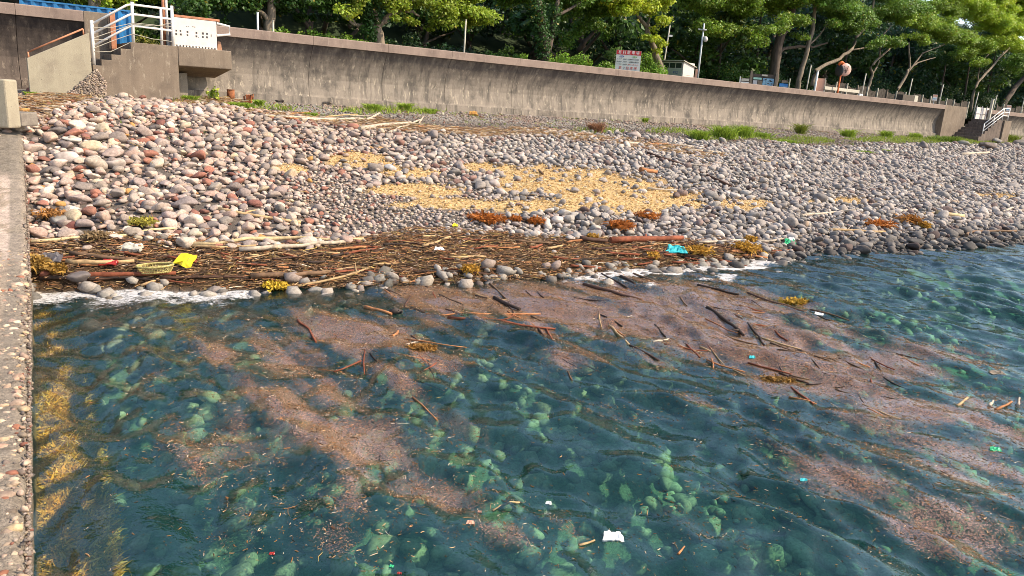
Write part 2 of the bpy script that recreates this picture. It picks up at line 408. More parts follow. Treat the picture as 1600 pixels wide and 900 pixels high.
bot = np.array([[nt_+0, nt_+len(gx)-1+len(gy)-1+len(gx)-1, nt_+len(gx)-1+len(gy)-1, nt_+len(gx)-1]])
me = np_mesh('sea_water', np.vstack([V, V2]), [grid_faces(nu, nv), side, bot], np.vstack([cols, np.zeros((len(rim), 3))]))
m, nt, out = newmat('sea_water')
at = nd(nt, 'ShaderNodeAttribute', _attribute_name='Col').outputs['Color']; sp = nt.nodes.new('ShaderNodeSeparateColor'); L(nt, at, sp.inputs[0])
pos = nt.nodes.new('ShaderNodeNewGeometry').outputs['Position']
bp = nd(nt, 'ShaderNodeBump', Strength=.6, Distance=.016); L(nt, noise(nt, 7, 3, .6, pos, stretch=(1, 1.0, 1)), bp.inputs['Height'])
bp2 = nd(nt, 'ShaderNodeBump', Strength=.3, Distance=.003); L(nt, noise(nt, 28, 2, .6, pos), bp2.inputs['Height']); L(nt, bp.outputs[0], bp2.inputs['Normal'])
fr = nd(nt, 'ShaderNodeFresnel', IOR=1.62); L(nt, bp2.outputs[0], fr.inputs['Normal'])
gl = nd(nt, 'ShaderNodeBsdfGlossy', Roughness=.03); L(nt, bp2.outputs[0], gl.inputs['Normal'])
tr = nd(nt, 'ShaderNodeBsdfTransparent'); tr.inputs[0].default_value = (.93, .97, .96, 1)
di = nd(nt, 'ShaderNodeBsdfDiffuse'); di.inputs[0].default_value = (.025, .21, .20, 1)
mx0 = nd(nt, 'ShaderNodeMixShader'); mx0.inputs[0].default_value = .30; L(nt, tr.outputs[0], mx0.inputs[1]); L(nt, di.outputs[0], mx0.inputs[2])
turb = nd(nt, 'ShaderNodeMapRange'); L(nt, sp.outputs[2], turb.inputs[0]); turb.inputs[1].default_value = 0; turb.inputs[2].default_value = .5; turb.inputs[3].default_value = .05; turb.inputs[4].default_value = .08; L(nt, turb.outputs[0], mx0.inputs[0])
mx1 = nd(nt, 'ShaderNodeMixShader'); L(nt, fr.outputs[0], mx1.inputs[0]); L(nt, gl.outputs[0], mx1.inputs[2])
# floating film of bark crumbs and chips
spk = noise(nt, 52, 4, .8, pos)
th = nd(nt, 'ShaderNodeMapRange'); L(nt, sp.outputs[0], th.inputs[0]); th.inputs[3].default_value = .74; th.inputs[4].default_value = .44
gt = nd(nt, 'ShaderNodeMath', _operation='SUBTRACT'); L(nt, spk, gt.inputs[0]); L(nt, th.outputs[0], gt.inputs[1])
gs = nd(nt, 'ShaderNodeMapRange'); L(nt, gt.outputs[0], gs.inputs[0]); gs.inputs[1].default_value = -.01; gs.inputs[2].default_value = .05
on = nd(nt, 'ShaderNodeMath', _operation='GREATER_THAN'); L(nt, sp.outputs[0], on.inputs[0]); on.inputs[1].default_value = .02
ff = nd(nt, 'ShaderNodeMath', _operation='MULTIPLY'); L(nt, gs.outputs[0], ff.inputs[0]); L(nt, on.outputs[0], ff.inputs[1])
fcol = mixc(nt, ramp(nt, noise(nt, .9, 4, .7, pos), [(.38, 0), (.58, 1)]), (.30, .19, .13), (.24, .115, .045))
fcol = mixc(nt, 1.0, fcol, ramp(nt, noise(nt, 55, 3, .8, pos), [(.36, (.14, .11, .10)), (.5, (.85, .8, .78)), (.62, (1.7, 1.5, 1.35))]), 'MULTIPLY')
fd_ = nd(nt, 'ShaderNodeBsdfPrincipled', Roughness=.35); L(nt, fcol, fd_.inputs['Base Color'])
mx2 = nd(nt, 'ShaderNodeMixShader'); L(nt, ff.outputs[0], mx2.inputs[0]); L(nt, mx0.outputs[0], mx2.inputs[1]); L(nt, fd_.outputs[0], mx2.inputs[2]); L(nt, mx2.outputs[0], mx1.inputs[1])
# foam
fo = noise(nt, 11, 6, .8, pos, stretch=(1, 1.5, 1)); fa = nd(nt, 'ShaderNodeMath', _operation='MULTIPLY'); L(nt, sp.outputs[1], fa.inputs[0]); fa.inputs[1].default_value = .55
fs = nd(nt, 'ShaderNodeMath', _operation='ADD'); L(nt, fa.outputs[0], fs.inputs[0]); L(nt, fo, fs.inputs[1])
fm = nd(nt, 'ShaderNodeMapRange'); L(nt, fs.outputs[0], fm.inputs[0]); fm.inputs[1].default_value = 1.02; fm.inputs[2].default_value = 1.2; fm.inputs[4].default_value = .75
fw = nd(nt, 'ShaderNodeBsdfDiffuse'); fw.inputs[0].default_value = (.74, .70, .68, 1)
mx3 = nd(nt, 'ShaderNodeMixShader'); L(nt, fm.outputs[0], mx3.inputs[0]); L(nt, mx1.outputs[0], mx3.inputs[1]); L(nt, fw.outputs[0], mx3.inputs[2])
L(nt, mx3.outputs[0], out.inputs[0])
va = nd(nt, 'ShaderNodeVolumeAbsorption', Density=.27); va.inputs[0].default_value = (.20, .92, .74, 1); L(nt, va.outputs[0], out.inputs['Volume'])
sea = put('sea_water', me, m); tag(sea, kind='structure')

# ------------------------------------------------------------------ cobbles
def ico(sub):
    import bmesh
    bm = bmesh.new(); bmesh.ops.create_icosphere(bm, subdivisions=sub, radius=1); bm.verts.ensure_lookup_table()
    v = np.array([x.co[:] for x in bm.verts]); f = np.array([[a.index for a in p.verts] for p in bm.faces]); bm.free(); return v, f
ICO = {k: ico(k) for k in (1, 2, 3)}
def stone_shape(v, seed):
    r = np.random.default_rng(seed); w = v.copy(); d = np.ones(len(v))
    for k in range(7):                                      # flattened faces give the worn-block look
        a = r.normal(size=3); a /= np.linalg.norm(a); lim = r.uniform(.48, .78); q = w @ a
        w = w-np.outer(np.maximum(q-lim, 0)*.8, a)
    for k in range(4):
        a = r.normal(size=3)*1.5; d += .05*np.sin(w @ a*1.3+r.uniform(0, 6))
    w = w*d[:, None]*np.array([r.uniform(1.15, 1.5), r.uniform(.85, 1.05), r.uniform(.6, .82)])
    return w/np.max(np.abs(w[:, :2]))*1.12
NV = 12
SH = {k: [stone_shape(ICO[k][0], 100+i) for i in range(NV)] for k in (1, 2, 3)}
def rotm(yaw, tx, ty):
    cz, sz = np.cos(yaw), np.sin(yaw); cx, sx = np.cos(tx), np.sin(tx); cy_, sy = np.cos(ty), np.sin(ty); o = np.zeros_like(yaw); l = o+1
    Rz = np.stack([np.stack([cz, -sz, o], -1), np.stack([sz, cz, o], -1), np.stack([o, o, l], -1)], -2)
    Rx = np.stack([np.stack([l, o, o], -1), np.stack([o, cx, -sx], -1), np.stack([o, sx, cx], -1)], -2)
    Ry = np.stack([np.stack([cy_, o, sy], -1), np.stack([o, l, o], -1), np.stack([-sy, o, cy_], -1)], -2)
    return Rz @ Rx @ Ry
def stones_mesh(name, P, r, colr, lod):
    Vs, Fs, Cs = [], [], []; k0 = 0; n = len(P); var = rng.integers(0, NV, n); R = rotm(rng.uniform(0, 6.28, n), rng.normal(0, .3, n), rng.normal(0, .3, n))
    for l in (1, 2, 3):
        for v in range(NV):
            ix = np.where((var == v) & (lod == l))[0]
            if not len(ix): continue
            b = SH[l][v]; W = np.einsum('nij,vj->nvi', R[ix], b)*r[ix, None, None]+P[ix, None, :]
            Vs.append(W.reshape(-1, 3)); nf = ICO[l][1]
            Fs.append((nf[None]+(k0+np.arange(len(ix))*len(b))[:, None, None]).reshape(-1, 3)); k0 += len(ix)*len(b)
            Cs.append(np.repeat(colr[ix], len(b), 0))
    return np_mesh(name, np.vstack(Vs), [np.vstack(Fs)], np.vstack(Cs))
PAL = np.array([(.44,.37,.335),(.52,.45,.40),(.36,.31,.285),(.30,.265,.25),(.60,.53,.47),(.235,.21,.20),(.46,.35,.30),(.24,.115,.095),(.34,.165,.125),(.50,.42,.32),(.16,.145,.14)])
def pal(n, w):
    w = np.array(w, float); return PAL[rng.choice(len(PAL), n, p=w/w.sum())]*rng.uniform(.80, 1.1, (n, 1))*rng.uniform(.97, 1.03, (n, 3))*np.array([.96, .86, .78])
UPX = [-200, 30, 100, 180, 300, 400, 500, 600, 700, 800, 900, 1000, 1100, 1300, 1450, 1600, 1800]; UPY = [205, 196, 176, 158, 158, 180, 194, 204, 213, 211, 209, 216, 226, 232, 230, 230, 232]
def mean_r(px, py, n):
    r = np.interp(px, [0, 350, 430, 520, 900, 1000, 1300, 1600], [.14, .128, .115, .098, .105, .11, .125, .135])
    sm = bump2(px, py, [(640, 335, 150, 40, 1), (500, 300, 60, 30, .9)]); r = r*(1-.5*sstep(.1, .5, sm))
    bg = bump2(px, py, [(110, 230, 110, 50, .8), (600, 270, 60, 14, .7), (860, 340, 70, 18, .9), (750, 290, 60, 14, .7), (880, 345, 60, 18, .8), (230, 340, 150, 40, .3)]); r = r*(1+.45*bg)
    top = bump2(px, py, [(70, 178, 60, 22, 1), (150, 166, 40, 10, 1)]); r = r*(1-.5*top)
    return r*(.85+.3*n+.15)
acc_x, acc_y, acc_r = [], [], []; cells = {}; CS = .42
for r in [.40, .32, .26, .21, .175, .145, .12, .10, .083, .068, .056]:
    area = 125*34; N = int(min(area/(math.pi*r*r)*1.0, 520000))
    s = rng.uniform(-33, 92, N); o = rng.uniform(1.5, 35.5, N); x = O3[0]+E3[0]*s+N3[0]*o; y = O3[1]+E3[1]*s+N3[1]*o
    z, t, _, _ = beach0(x, y); px, py, zz = project(np.stack([x, y, z], -1)); ok = (px > -60) & (px < 1720) & (t > -.07)
    ok &= py > np.interp(px, UPX, UPY)-4
    x, y, t = x[ok], y[ok], t[ok]; z = ground(x, y)
    px, py, zz, ch, wr, dl, n = masks(x, y, z); mr = mean_r(px, py, fbm(x*.4+5, y*.4, 2)-.5)
    w = np.exp(-(np.log(r/mr)/.42)**2)*(1.0 if r < .2 else .35 if r < .3 else .13)
    w = w*(1-.93*ch)*(1-wr*.97)*(1-.7*dl); w = w*np.where((py > wl_px(px)-5) & (px < 900), .3*(r < .17), 1); ok = rng.random(len(x)) < w
    ok &= ~((r < .075) & (zz > 26))
    for a, b in zip(x[ok].tolist(), y[ok].tolist()):
        ci, cj = int(a//CS), int(b//CS); good = True; rr = r*random.uniform(.9, 1.1)
        for i in (-1, 0, 1):
            for j in (-1, 0, 1):
                for (qa, qb, qr) in cells.get((ci+i, cj+j), ()):
                    if (qa-a)**2+(qb-b)**2 < (.84*(rr+qr))**2: good = False; break
                if not good: break
            if not good: break
        if good: cells.setdefault((ci, cj), []).append((a, b, rr)); acc_x.append(a); acc_y.append(b); acc_r.append(rr)
sx, sy, sr = map(np.array, (acc_x, acc_y, acc_r))
# sparse stones lying on the upper gravel, on the chips and in the litter
N = 900; s = rng.uniform(-33, 80, N); o = rng.uniform(.9, 8, N); ex = O3[0]+E3[0]*s+N3[0]*o; ey = O3[1]+E3[1]*s+N3[1]*o
sx = np.concatenate([sx, ex]); sy = np.concatenate([sy, ey]); sr = np.concatenate([sr, rng.uniform(.03, .10, N)])
nmain = len(sx)
# smaller stones filling the gaps
rep = rng.random(nmain) < .95; k = np.where(rep)[0]; k = np.concatenate([k, k, k[rng.random(len(k)) < .7], k[sr[k] > .13], k[sr[k] > .13]])
fx = sx[k]+rng.normal(0, 1, len(k))*sr[k]*1.1; fy = sy[k]+rng.normal(0, 1, len(k))*sr[k]*1.15; fr_ = sr[k]*rng.uniform(.3, .68, len(k))
AX = np.concatenate([sx, fx]); AY = np.concatenate([sy, fy]); AR = np.concatenate([sr, fr_])
AZ = ground(AX, AY)+np.concatenate([sr*rng.uniform(.2, .62, nmain), fr_*rng.uniform(.0, .5, len(k))])
px, py, zz, ch, wr, dl, n = masks(AX, AY, AZ); _, T, _, _ = beach0(AX, AY)
C = pal(len(AX), [16, 10, 14, 9, 5, 5, 12, 3.2, 3.2, 3, 1])
Cl = pal(len(AX), [15, 13, 12, 7, 8, 4, 13, 4, 4, 5, 1.5]); left = rng.random(len(AX)) < sstep(650, 250, px)*.85; C[left] = Cl[left]
C *= np.interp(px, [0, 500, 900, 1600], [1.2, 1.12, 1.02, 1.0])[:, None]
wet = sstep(14, 3, wl_px(px)-py+n*9)*1.0; wet = np.maximum(wet, sstep(42, 12, wl_px(px)-py+n*14)*sstep(1180, 1260, px)*.8)
C *= (1-.62*wet)[:, None]
C = np.where((rng.random(len(AX)) < .006)[:, None], np.array([[.52, .27, .09]]), C)
gy_m = sstep(450, 900, px)[:, None]*.6; C = C*(1-gy_m)+(C.mean(1)[:, None]*np.array([1.20, 1.10, 1.02]))*gy_m
P = np.stack([AX, AY, AZ], -1); dropc = ((ch > .45) & (rng.random(len(AX)) < .82) & (AR < .13)) | ((wr > .35) & (rng.random(len(AX)) < .9)) | ((py > wl_px(px)-12) & (px < 870) & (rng.random(len(AX)) < .85)); AZ[dropc] -= .5; P[:, 2] = AZ; pix = AR/zz*F
lod = np.where(pix > 13, 3, np.where(pix > 5.0, 2, 1))
big = (np.arange(len(AX)) < nmain) & (px > 30) & (px < 1590) & (wr < .3) & (py > np.interp(px, UPX, UPY)) & (zz > 3)
big &= ~dropc; order = np.argsort(-pix*big)[:296]; single = np.zeros(len(AX), bool); single[order] = True
me = stones_mesh('beach_cobbles', P[~single], AR[~single], C[~single], lod[~single])
tag(put('beach_cobbles', me, MAT['stone']), 'smaller grey and pink cobbles covering the beach slope', 'cobbles', kind='stuff')
SM3 = [np_mesh('cobble', SH[3][i], [ICO[3][1]]) for i in range(NV)]
proto = None
for q, i in enumerate(order):
    if proto is None: o = proto = put('cobble', SM3[0], MAT['stone_single'])
    else:
        o = proto.copy(); col.objects.link(o)
    o.data = SM3[q % NV]
    if not len(o.data.materials): o.data.materials.append(MAT['stone_single'])
    o.location = tuple(P[i]); o.scale = (AR[i]*1.03,)*3; o.rotation_euler = (random.gauss(0, .2), random.gauss(0, .2), random.uniform(0, 6.28))
    o.color = (*C[i], 1)
    tag(o, 'large smooth rounded cobble lying on the stony beach', 'cobble', 'large cobbles on the beach')
# fine gravel below the wall
N = 60000; s = rng.uniform(-33, 62, N); o = rng.uniform(.3, 9, N); gx_ = O3[0]+E3[0]*s+N3[0]*o; gy_ = O3[1]+E3[1]*s+N3[1]*o; z_, t_, _, _ = beach0(gx_, gy_); ppx, ppy, _ = project(np.stack([gx_, gy_, z_], -1)); kk = (ppx > -60) & (ppx < 1700) & (ppy < np.interp(ppx, UPX, UPY)+8); gx_, gy_ = gx_[kk], gy_[kk]; gr_ = np.exp(rng.normal(math.log(.032), .35, len(gx_)))
me = stones_mesh('fine_gravel', np.stack([gx_, gy_, ground(gx_, gy_)+gr_*.3], -1), gr_, pal(len(gx_), [10, 5, 12, 12, 3, 8, 6, 1, 2, 3, 5])*.8, np.full(len(gx_), 1)); tag(put('fine_gravel', me, MAT['stone']), 'fine grey gravel strip below the sea wall', 'gravel', kind='stuff')
# named single stones
def one_stone(px_, py_, wpx, c, label, name='cobble', asp=1.0, var=0, sink=.25, cat='cobble'):
    p = on_ground(px_, py_); d = project(p)[2]; r = wpx/2/F*d
    me = np_mesh(name, SH[3][var]*r/1.12, [ICO[3][1]]); o = put(name, me, MAT['stone_single'], loc=(p[0], p[1], p[2]+r*sink)); o.scale = (1, 1, asp)
    o.rotation_euler = (0, 0, -.4+.9*var); o.color = (*c, 1); return tag(o, label, cat)
one_stone(103, 251, 40, (.52,.43,.38), 'biggest pale oval cobble near the top left beside the pier', asp=1.1, var=1)
one_stone(110, 222, 36, (.56,.50,.43), 'long flat pale cobble above the biggest oval one', asp=.7, var=4)
one_stone(178, 260, 34, (.50,.41,.35), 'long tapering pinkish cobble right of the biggest oval cobble', asp=.9, var=7)
one_stone(50, 264, 18, (.60,.27,.06), 'orange stained block of stone against the pier edge', var=2, asp=1.2)
one_stone(587, 283, 30, (.42,.37,.33), 'wide grey cobble in the middle of the slope beside the chip patch', var=3, asp=1.0)
one_stone(610, 265, 24, (.42,.39,.38), 'whitish grey cobble with a flat top above the wide grey one', var=5, asp=1.1)
one_stone(633, 271, 22, (.28,.235,.215), 'round brown-grey cobble right of the whitish one', var=6, asp=1.2)
one_stone(770, 291, 26, (.44,.36,.33), 'angular pinkish boulder at the left end of the chip patch', var=8, asp=1.1)
one_stone(302, 368, 27, (.44,.38,.30), 'round speckled tan cobble just above the bamboo pole', var=9, asp=1.1)
one_stone(93, 348, 36, (.26,.235,.21), 'wide dark grey cobble above the bamboo cane', var=10, asp=.9)
one_stone(114, 357, 26, (.20,.075,.06), 'dark red cobble beside the wide dark grey one', var=11, asp=1.0)
one_stone(365, 318, 28, (.25,.15,.13), 'dark purple-brown angular cobble left of the pale driftwood', var=0, asp=1.1)
one_stone(905, 343, 24, (.15,.135,.13), 'dark wedge-shaped cobble below the chip patch', var=2, asp=1.0)
one_stone(1424, 381, 34, (.085,.075,.07), 'big wet black boulder at the water edge on the right', name='boulder', var=4, asp=.9, cat='boulder')
one_stone(1452, 386, 18, (.06,.055,.055), 'small wet black stone touching the big wet boulder', name='boulder', var=6, asp=.9, cat='boulder')
one_stone(121, 437, 40, (.17,.14,.13), 'wet grey-brown boulder half buried in litter left of the yellow basket', name='boulder', var=7, asp=.7, cat='boulder')
one_stone(71, 430, 24, (.22,.08,.05), 'wet reddish boulder in the litter beside the pier', name='boulder', var=9, asp=1.0, cat='boulder')
one_stone(573, 440, 26, (.13,.115,.105), 'wet grey boulder pair member with a smooth top at the water edge', name='boulder', var=1, asp=1.0, cat='boulder')
one_stone(592, 437, 18, (.24,.22,.17), 'wet olive-grey stone right behind the smooth boulder at the water edge', name='boulder', var=3, asp=1.2, cat='boulder')
one_stone(628, 434, 11, (.42,.06,.03), 'small bright red wet stone at the water edge', var=5)
one_stone(990, 216, 26, (.42,.33,.29), 'pinkish boulder at the top of the slope below the parking sign', name='boulder', var=8, asp=1.0, cat='boulder')
for q, (a, b, w, cc, lab) in enumerate([(1440,232,24,(.25,.2,.18),'dark flat boulder at the left end of the boulder row below the right stairs'),
        (1506,229,26,(.30,.27,.22),'grey boulder in the row under the green weeds by the right stairs'), (1540,232,30,(.19,.145,.125),'angular dark boulder in the middle of the row by the right stairs'),
        (1557,224,22,(.33,.29,.25),'pale rounded boulder topmost in the row by the right stairs'), (1574,230,22,(.28,.21,.18),'brown boulder near the right end of the boulder row'),
        (1593,228,22,(.26,.22,.19),'rightmost dull boulder of the row under the weeds')]):
    one_stone(a, b, w, cc, lab, name='boulder', var=q+2, asp=1.1, cat='boulder', sink=.3)
# sea bed cobbles
N = 42000; s = rng.uniform(-34, 40, N); o = rng.uniform(14, 48, N); x = O3[0]+E3[0]*s+N3[0]*o; y = O3[1]+E3[1]*s+N3[1]*o
z, t, _, _ = beach0(x, y); px, py, zz = project(np.stack([x, y, z], -1)); ok = (px > -100) & (px < 1750) & (py < 1050) & (t < .01) & (y > 1.5) & (zz < 22)
x, y, t, zz = x[ok], y[ok], t[ok], zz[ok]; r = np.clip(np.exp(rng.normal(math.log(.125), .35, len(x))), .05, .24)
zs_ = ground(x, y); dp_ = sstep(-.1, -.6, zs_)[:, None]; C = pal(len(x), [10, 8, 10, 8, 5, 5, 6, 3, 3, 4, 3]); C = C*.42+np.array([.42, .39, .34])*.55; C = C*.85*(1-dp_)+C*np.array([1.2, 1.18, .92])*dp_*(.8+.45*fbm(x*.7, y*.7, 3))[:, None]; z = ground(x, y)+r*rng.uniform(0, .5, len(x))
bw_ = rng.random(len(x)) < .12; C[bw_] *= .5
me = stones_mesh('seabed_cobbles', np.stack([x, y, z], -1), r, C, np.where(zz < 11, 2, 1))
tag(put('seabed_cobbles', me, MAT['stone']), 'green-tinted cobbles under the clear water', 'cobbles', kind='stuff')
print('stones', nmain, len(AX), 'seabed', len(x))
# ------------------------------------------------------------------ land behind the wall and the wooded hill
def hillz(s, d):                                            # d = distance inland of the wall
    return LANDZ+.46*np.maximum(d-15, 0)*sstep(13, 26, d)+(fbm(s*.06, d*.06, 3)-.5)*6*sstep(18, 34, d)
sg = np.arange(-90, 190, 2.0); dg = np.concatenate([[.96, 3, 6, 9, 12], np.arange(14, 110, 2.0)])
Sg, Dg = np.meshgrid(sg, dg, indexing='ij'); Hg = hillz(Sg, Dg)
me = np_mesh('hillside', np.stack([O3[0]+E3[0]*Sg-N3[0]*Dg, O3[1]+E3[1]*Sg-N3[1]*Dg, Hg], -1).reshape(-1, 3), [grid_faces(len(sg), len(dg))])
tag(put('hillside', me, MAT['hill_green']), kind='structure')

# ------------------------------------------------------------------ sea wall
def recurve(n=9):
    p = [(.95, 3.0), (.30, 3.0), (.33, 3.66), (.47, 3.68)]
    for i in range(n+1):
        z = 3.75+(5.80-3.75)*i/n; q = max(0, (z-4.35)/1.45); p.append((.60-.52*q**1.9-.10*max(0, (4.35-z)/.6), z))
    return p+[(.02, 5.83), (.95, 5.83)]
def wall_part(mb, s0, s1, prof, gap=.02):
    n = len(prof); a = s0+gap; b = s1-gap; ks = max(2, int((b-a)/1.2)); off = len(mb.v)
    for i in range(ks+1):
        x = a+(b-a)*i/ks; w = (vnoise(np.array([x*.7]), np.array([3.3]))[0]-.5)*.03
        for j, (y, z) in enumerate(prof):
            mb.v.append((x, y+(w if .03 < y < .9 else 0), z))
    for i in range(ks):
        for j in range(n):
            mb.f.append((off+i*n+j, off+(i+1)*n+j, off+(i+1)*n+(j+1) % n, off+i*n+(j+1) % n))
    mb.f.append(tuple(off+j for j in range(n))); mb.f.append(tuple(off+ks*n+j for j in range(n-1, -1, -1)))
def sea_wall(label, s0, s1, joints, blocks=(), fm='wall_concrete'):
    root = wthing('sea_wall', s0, 0, BASEZ, label, 'sea wall')
    cuts = [s0]+[j for j in joints if s0 < j < s1]+[s1]
    face = MB(); cop = MB(); endb = MB(); P_ = recurve()
    for a, b in zip(cuts[:-1], cuts[1:]):
        wall_part(face, a-s0, b-s0, P_, .008); wall_part(cop, a-s0, b-s0, [(0, 5.833), (.96, 5.833), (.96, 6.2), (.03, 6.2), (0, 6.17)], .006)
    face.box(.05, s1-s0-.05, .70, .93, 3.0, 5.8)
    face.build('wall_face', MAT[fm], root, (0, 0, -BASEZ)); cop.build('coping', MAT['coping_concrete'], root, (0, 0, -BASEZ))
    for a, b in blocks:
        endb = MB(); endb.box(a-s0, b-s0, 0, .95, 3.0, 6.2); endb.build('end_block', MAT['stair_concrete'], root, (0, 0, -BASEZ), bevel=.02)
    return root
sea_wall('long concrete sea wall with a curved face between the two stairs', SW(268), SW(1478), [SW(q) for q in (490, 607, 707, 813, 967, 1065, 1250, 1328, 1432)], [(SW(1478), SW(1512))])
sea_wall('dark stained sea wall section left of the concrete stairs', SW(-500), SW(130), [SW(-200), SW(23)], [(SW(130), SW(176))], 'wall_concrete_dark')
sea_wall('low distant sea wall section beyond the right hand stairs', SW(1550), SW(1550)+70, [SW(1550)+k for k in (4, 14, 26)])

# ------------------------------------------------------------------ left stairs with landing
FO = 1.6
def fr(px, py, o=FO): return on_wall(px, py, o)
root = wthing('concrete_stairs', fr(281, 150)[0], FO, BASEZ-.1, 'broad concrete stairs with a landing deck on the left part of the sea wall', 'stairs')
s0 = fr(281, 150)[0]; DZ = fr(240, 69)[1]
def loc(p): return (p[0]-s0, p[1])
xs = [fr(a, 90)[0]-s0 for a in (145, 158, 174, 189, 205)]; zs = [fr(150, 102)[1], fr(166, 93.5)[1], fr(181, 85.5)[1], fr(197, 76.5)[1], DZ]
poly = [(xs[0]-.02, 2.9), (0, 2.9), (0, DZ)]
for i in range(4, 0, -1): poly += [(xs[i], zs[i]), (xs[i], zs[i-1])]
poly += [(xs[0]-.02, zs[0])]
MB().prism(poly, 0, FO-.04).build('flight', MAT['stair_concrete'], root, (0, 0, -BASEZ+.1), bevel=.015)
MB().box(xs[4]+.02, SW(267)-s0, FO-.04, FO+2.2, DZ-.5, DZ-.01).build('landing', MAT['stair_concrete'], root, (0, 0, -BASEZ+.1))
xd = fr(362, 90)[0]-s0; zb = fr(300, 104)[1]
MB().add([(0.01, 0, zb), (xd, 0, zb), (xd, 0, DZ), (0.01, 0, DZ), (0.01, FO-.02, zb-.35), (xd-.1, FO+.3, zb-.35), (xd-.1, FO+.3, DZ), (0.01, FO-.02, DZ)],
         [(0, 1, 2, 3), (4, 7, 6, 5), (3, 2, 6, 7), (0, 4, 5, 1), (1, 5, 6, 2), (0, 3, 7, 4)]).build('deck', MAT['stair_concrete'], root, (0, 0, -BASEZ+.1), bevel=.03)
MB().box(.02, fr(301, 120)[0]-s0, .75, FO+.2, 2.9, zb-.25).build('support_block', MAT['rubble_concrete'], root, (0, 0, -BASEZ+.1), bevel=.02)
lf = MB()
for k in range(5):
    lf.box(xs[0]-.05-.32*(k+1), xs[0]-.05-.32*k, .35, FO-.06, 2.9, zs[0]-.24*(k+1)+.02)
lf.build('lower_flight', MAT['stair_concrete'], root, (0, 0, -BASEZ+.1))
rb = np.array([[fr(a, b, FO+.05)[0]-s0, 0, fr(a, b, FO+.05)[1]] for a, b in [(random.uniform(100, 165), random.uniform(104, 152)) for _ in range(3000)] if b > 150-(a-100)*.84 and b > 104+(a-148)*1.5])
rb = rb[np.abs(rb[:, 2]) < 9]; rb[:, 1] = rng.uniform(-.24, -.17, len(rb))*np.where(rb[:, 0] < xs[0], 1, .35)
me = stones_mesh('broken_concrete', rb, rng.uniform(.02, .06, len(rb)), pal(len(rb), [6, 4, 6, 4, 1, 1, 0, 0, 0, 5, 0])*.85, np.full(len(rb), 1))
put('broken_concrete', me, MAT['stone'], root, (0, 0, -BASEZ+.1))
# flank wall
root = wthing('flank_wall', fr(45, 150, 1.78)[0], 1.78, BASEZ-.1, 'pale newer concrete flank wall with a sloping top left of the stairs', 'wall'); s0 = fr(45, 150, 1.78)[0]
pp = [(a[0]-s0, a[1]) for a in (fr(42, 91, 1.78), fr(138, 51, 1.78))]; xr = pp[1][0]+.02; xm = pp[0][0]+(xr-pp[0][0])*.5
MB().prism([(pp[0][0], 2.9), (xr, 2.9), (xr, pp[1][1]), (pp[0][0], pp[0][1])], 0, .22).build('panel', MAT['new_concrete'], root, (0, 0, -BASEZ+.1), bevel=.015)
a_, b_ = fr(44, 81, 1.7), fr(130, 45, 1.7); c_, d_ = fr(44, 90, 1.7), fr(130, 54, 1.7)
MB().tube([(a_[0]-s0, .11, a_[1]), (b_[0]-s0, .11, b_[1])], .028).build('handrail', MAT['rust_paint'], root, (0, 0, -BASEZ+.1), smooth=True)
for u, v in ((a_, c_), (b_, d_)): MB().tube([(u[0]-s0, .11, u[1]), (u[0]-s0, .11, v[1]-.05)], .026).build('rail_post', MAT['rust_paint'], root, (0, 0, -BASEZ+.1), smooth=True)
# white railing
ro = 1.48; s0 = fr(145, 100, ro)[0]; root = wthing('stair_railing', s0, ro, fr(147, 102, ro)[1], 'white pipe railing with three rails along the left concrete stairs', 'railing'); rz0 = fr(147, 102, ro)[1]
def rp(px, py, y=0): a = fr(px, py, ro); return (a[0]-s0, y, a[1]-rz0)
for (a, b, c2, d2) in [(143, 32, 147, 101), (206, 3, 208.5, 67), (251, 12, 253, 71), (268, 9, 271, 74)]:
    MB().tube([rp(a, b), rp((a+c2)/2, (b+d2)/2), rp(c2, d2)], .055 if a != 251 else .045, 10).build('post', MAT['white_paint'], root, smooth=True)
for pts in [[(145, 37), (198, 8), (206, 7), (268, 15)], [(146, 52), (200, 24), (206, 22), (268, 30)], [(147, 71), (201, 42), (207, 40), (268, 48)]]:
    MB().tube([rp(*p) for p in pts], .04, 10).build('rail', MAT['white_paint'], root, smooth=True)
w_ = MB()
for pts in [[(145, 43), (175, 43), (207, 36), (268, 42)], [(147, 59), (207, 38), (240, 41), (268, 36)], [(147, 75), (180, 62), (207, 53), (238, 61), (268, 65)], [(147, 80), (172, 81), (204, 66)], [(146, 62), (168, 62)]]:
    w_.tube([rp(a, b, -.06) for a, b in pts], .011, 5)
w_.build('wire', MAT['pole_cream'], root)
for a in (257.5, 262.5):
    p = wall(*[fr(a, 70, .7)[0], .7]); q = tag(empty('steel_post', (p[0], p[1], DZ), WROT), 'slim %s steel post rising beside the white board' % ('reddish brown' if a < 260 else 'pale'), 'post')
    MB().tube([(0, 0, 0), (0, 0, 3.2)], .05, 10).build('pole', MAT['rust_paint' if a < 260 else 'white_paint'], q, smooth=True); MB().disc((0, 0, .02), (0, 0, 1), .11, .03).build('base_plate', MAT['grey_metal'], q)
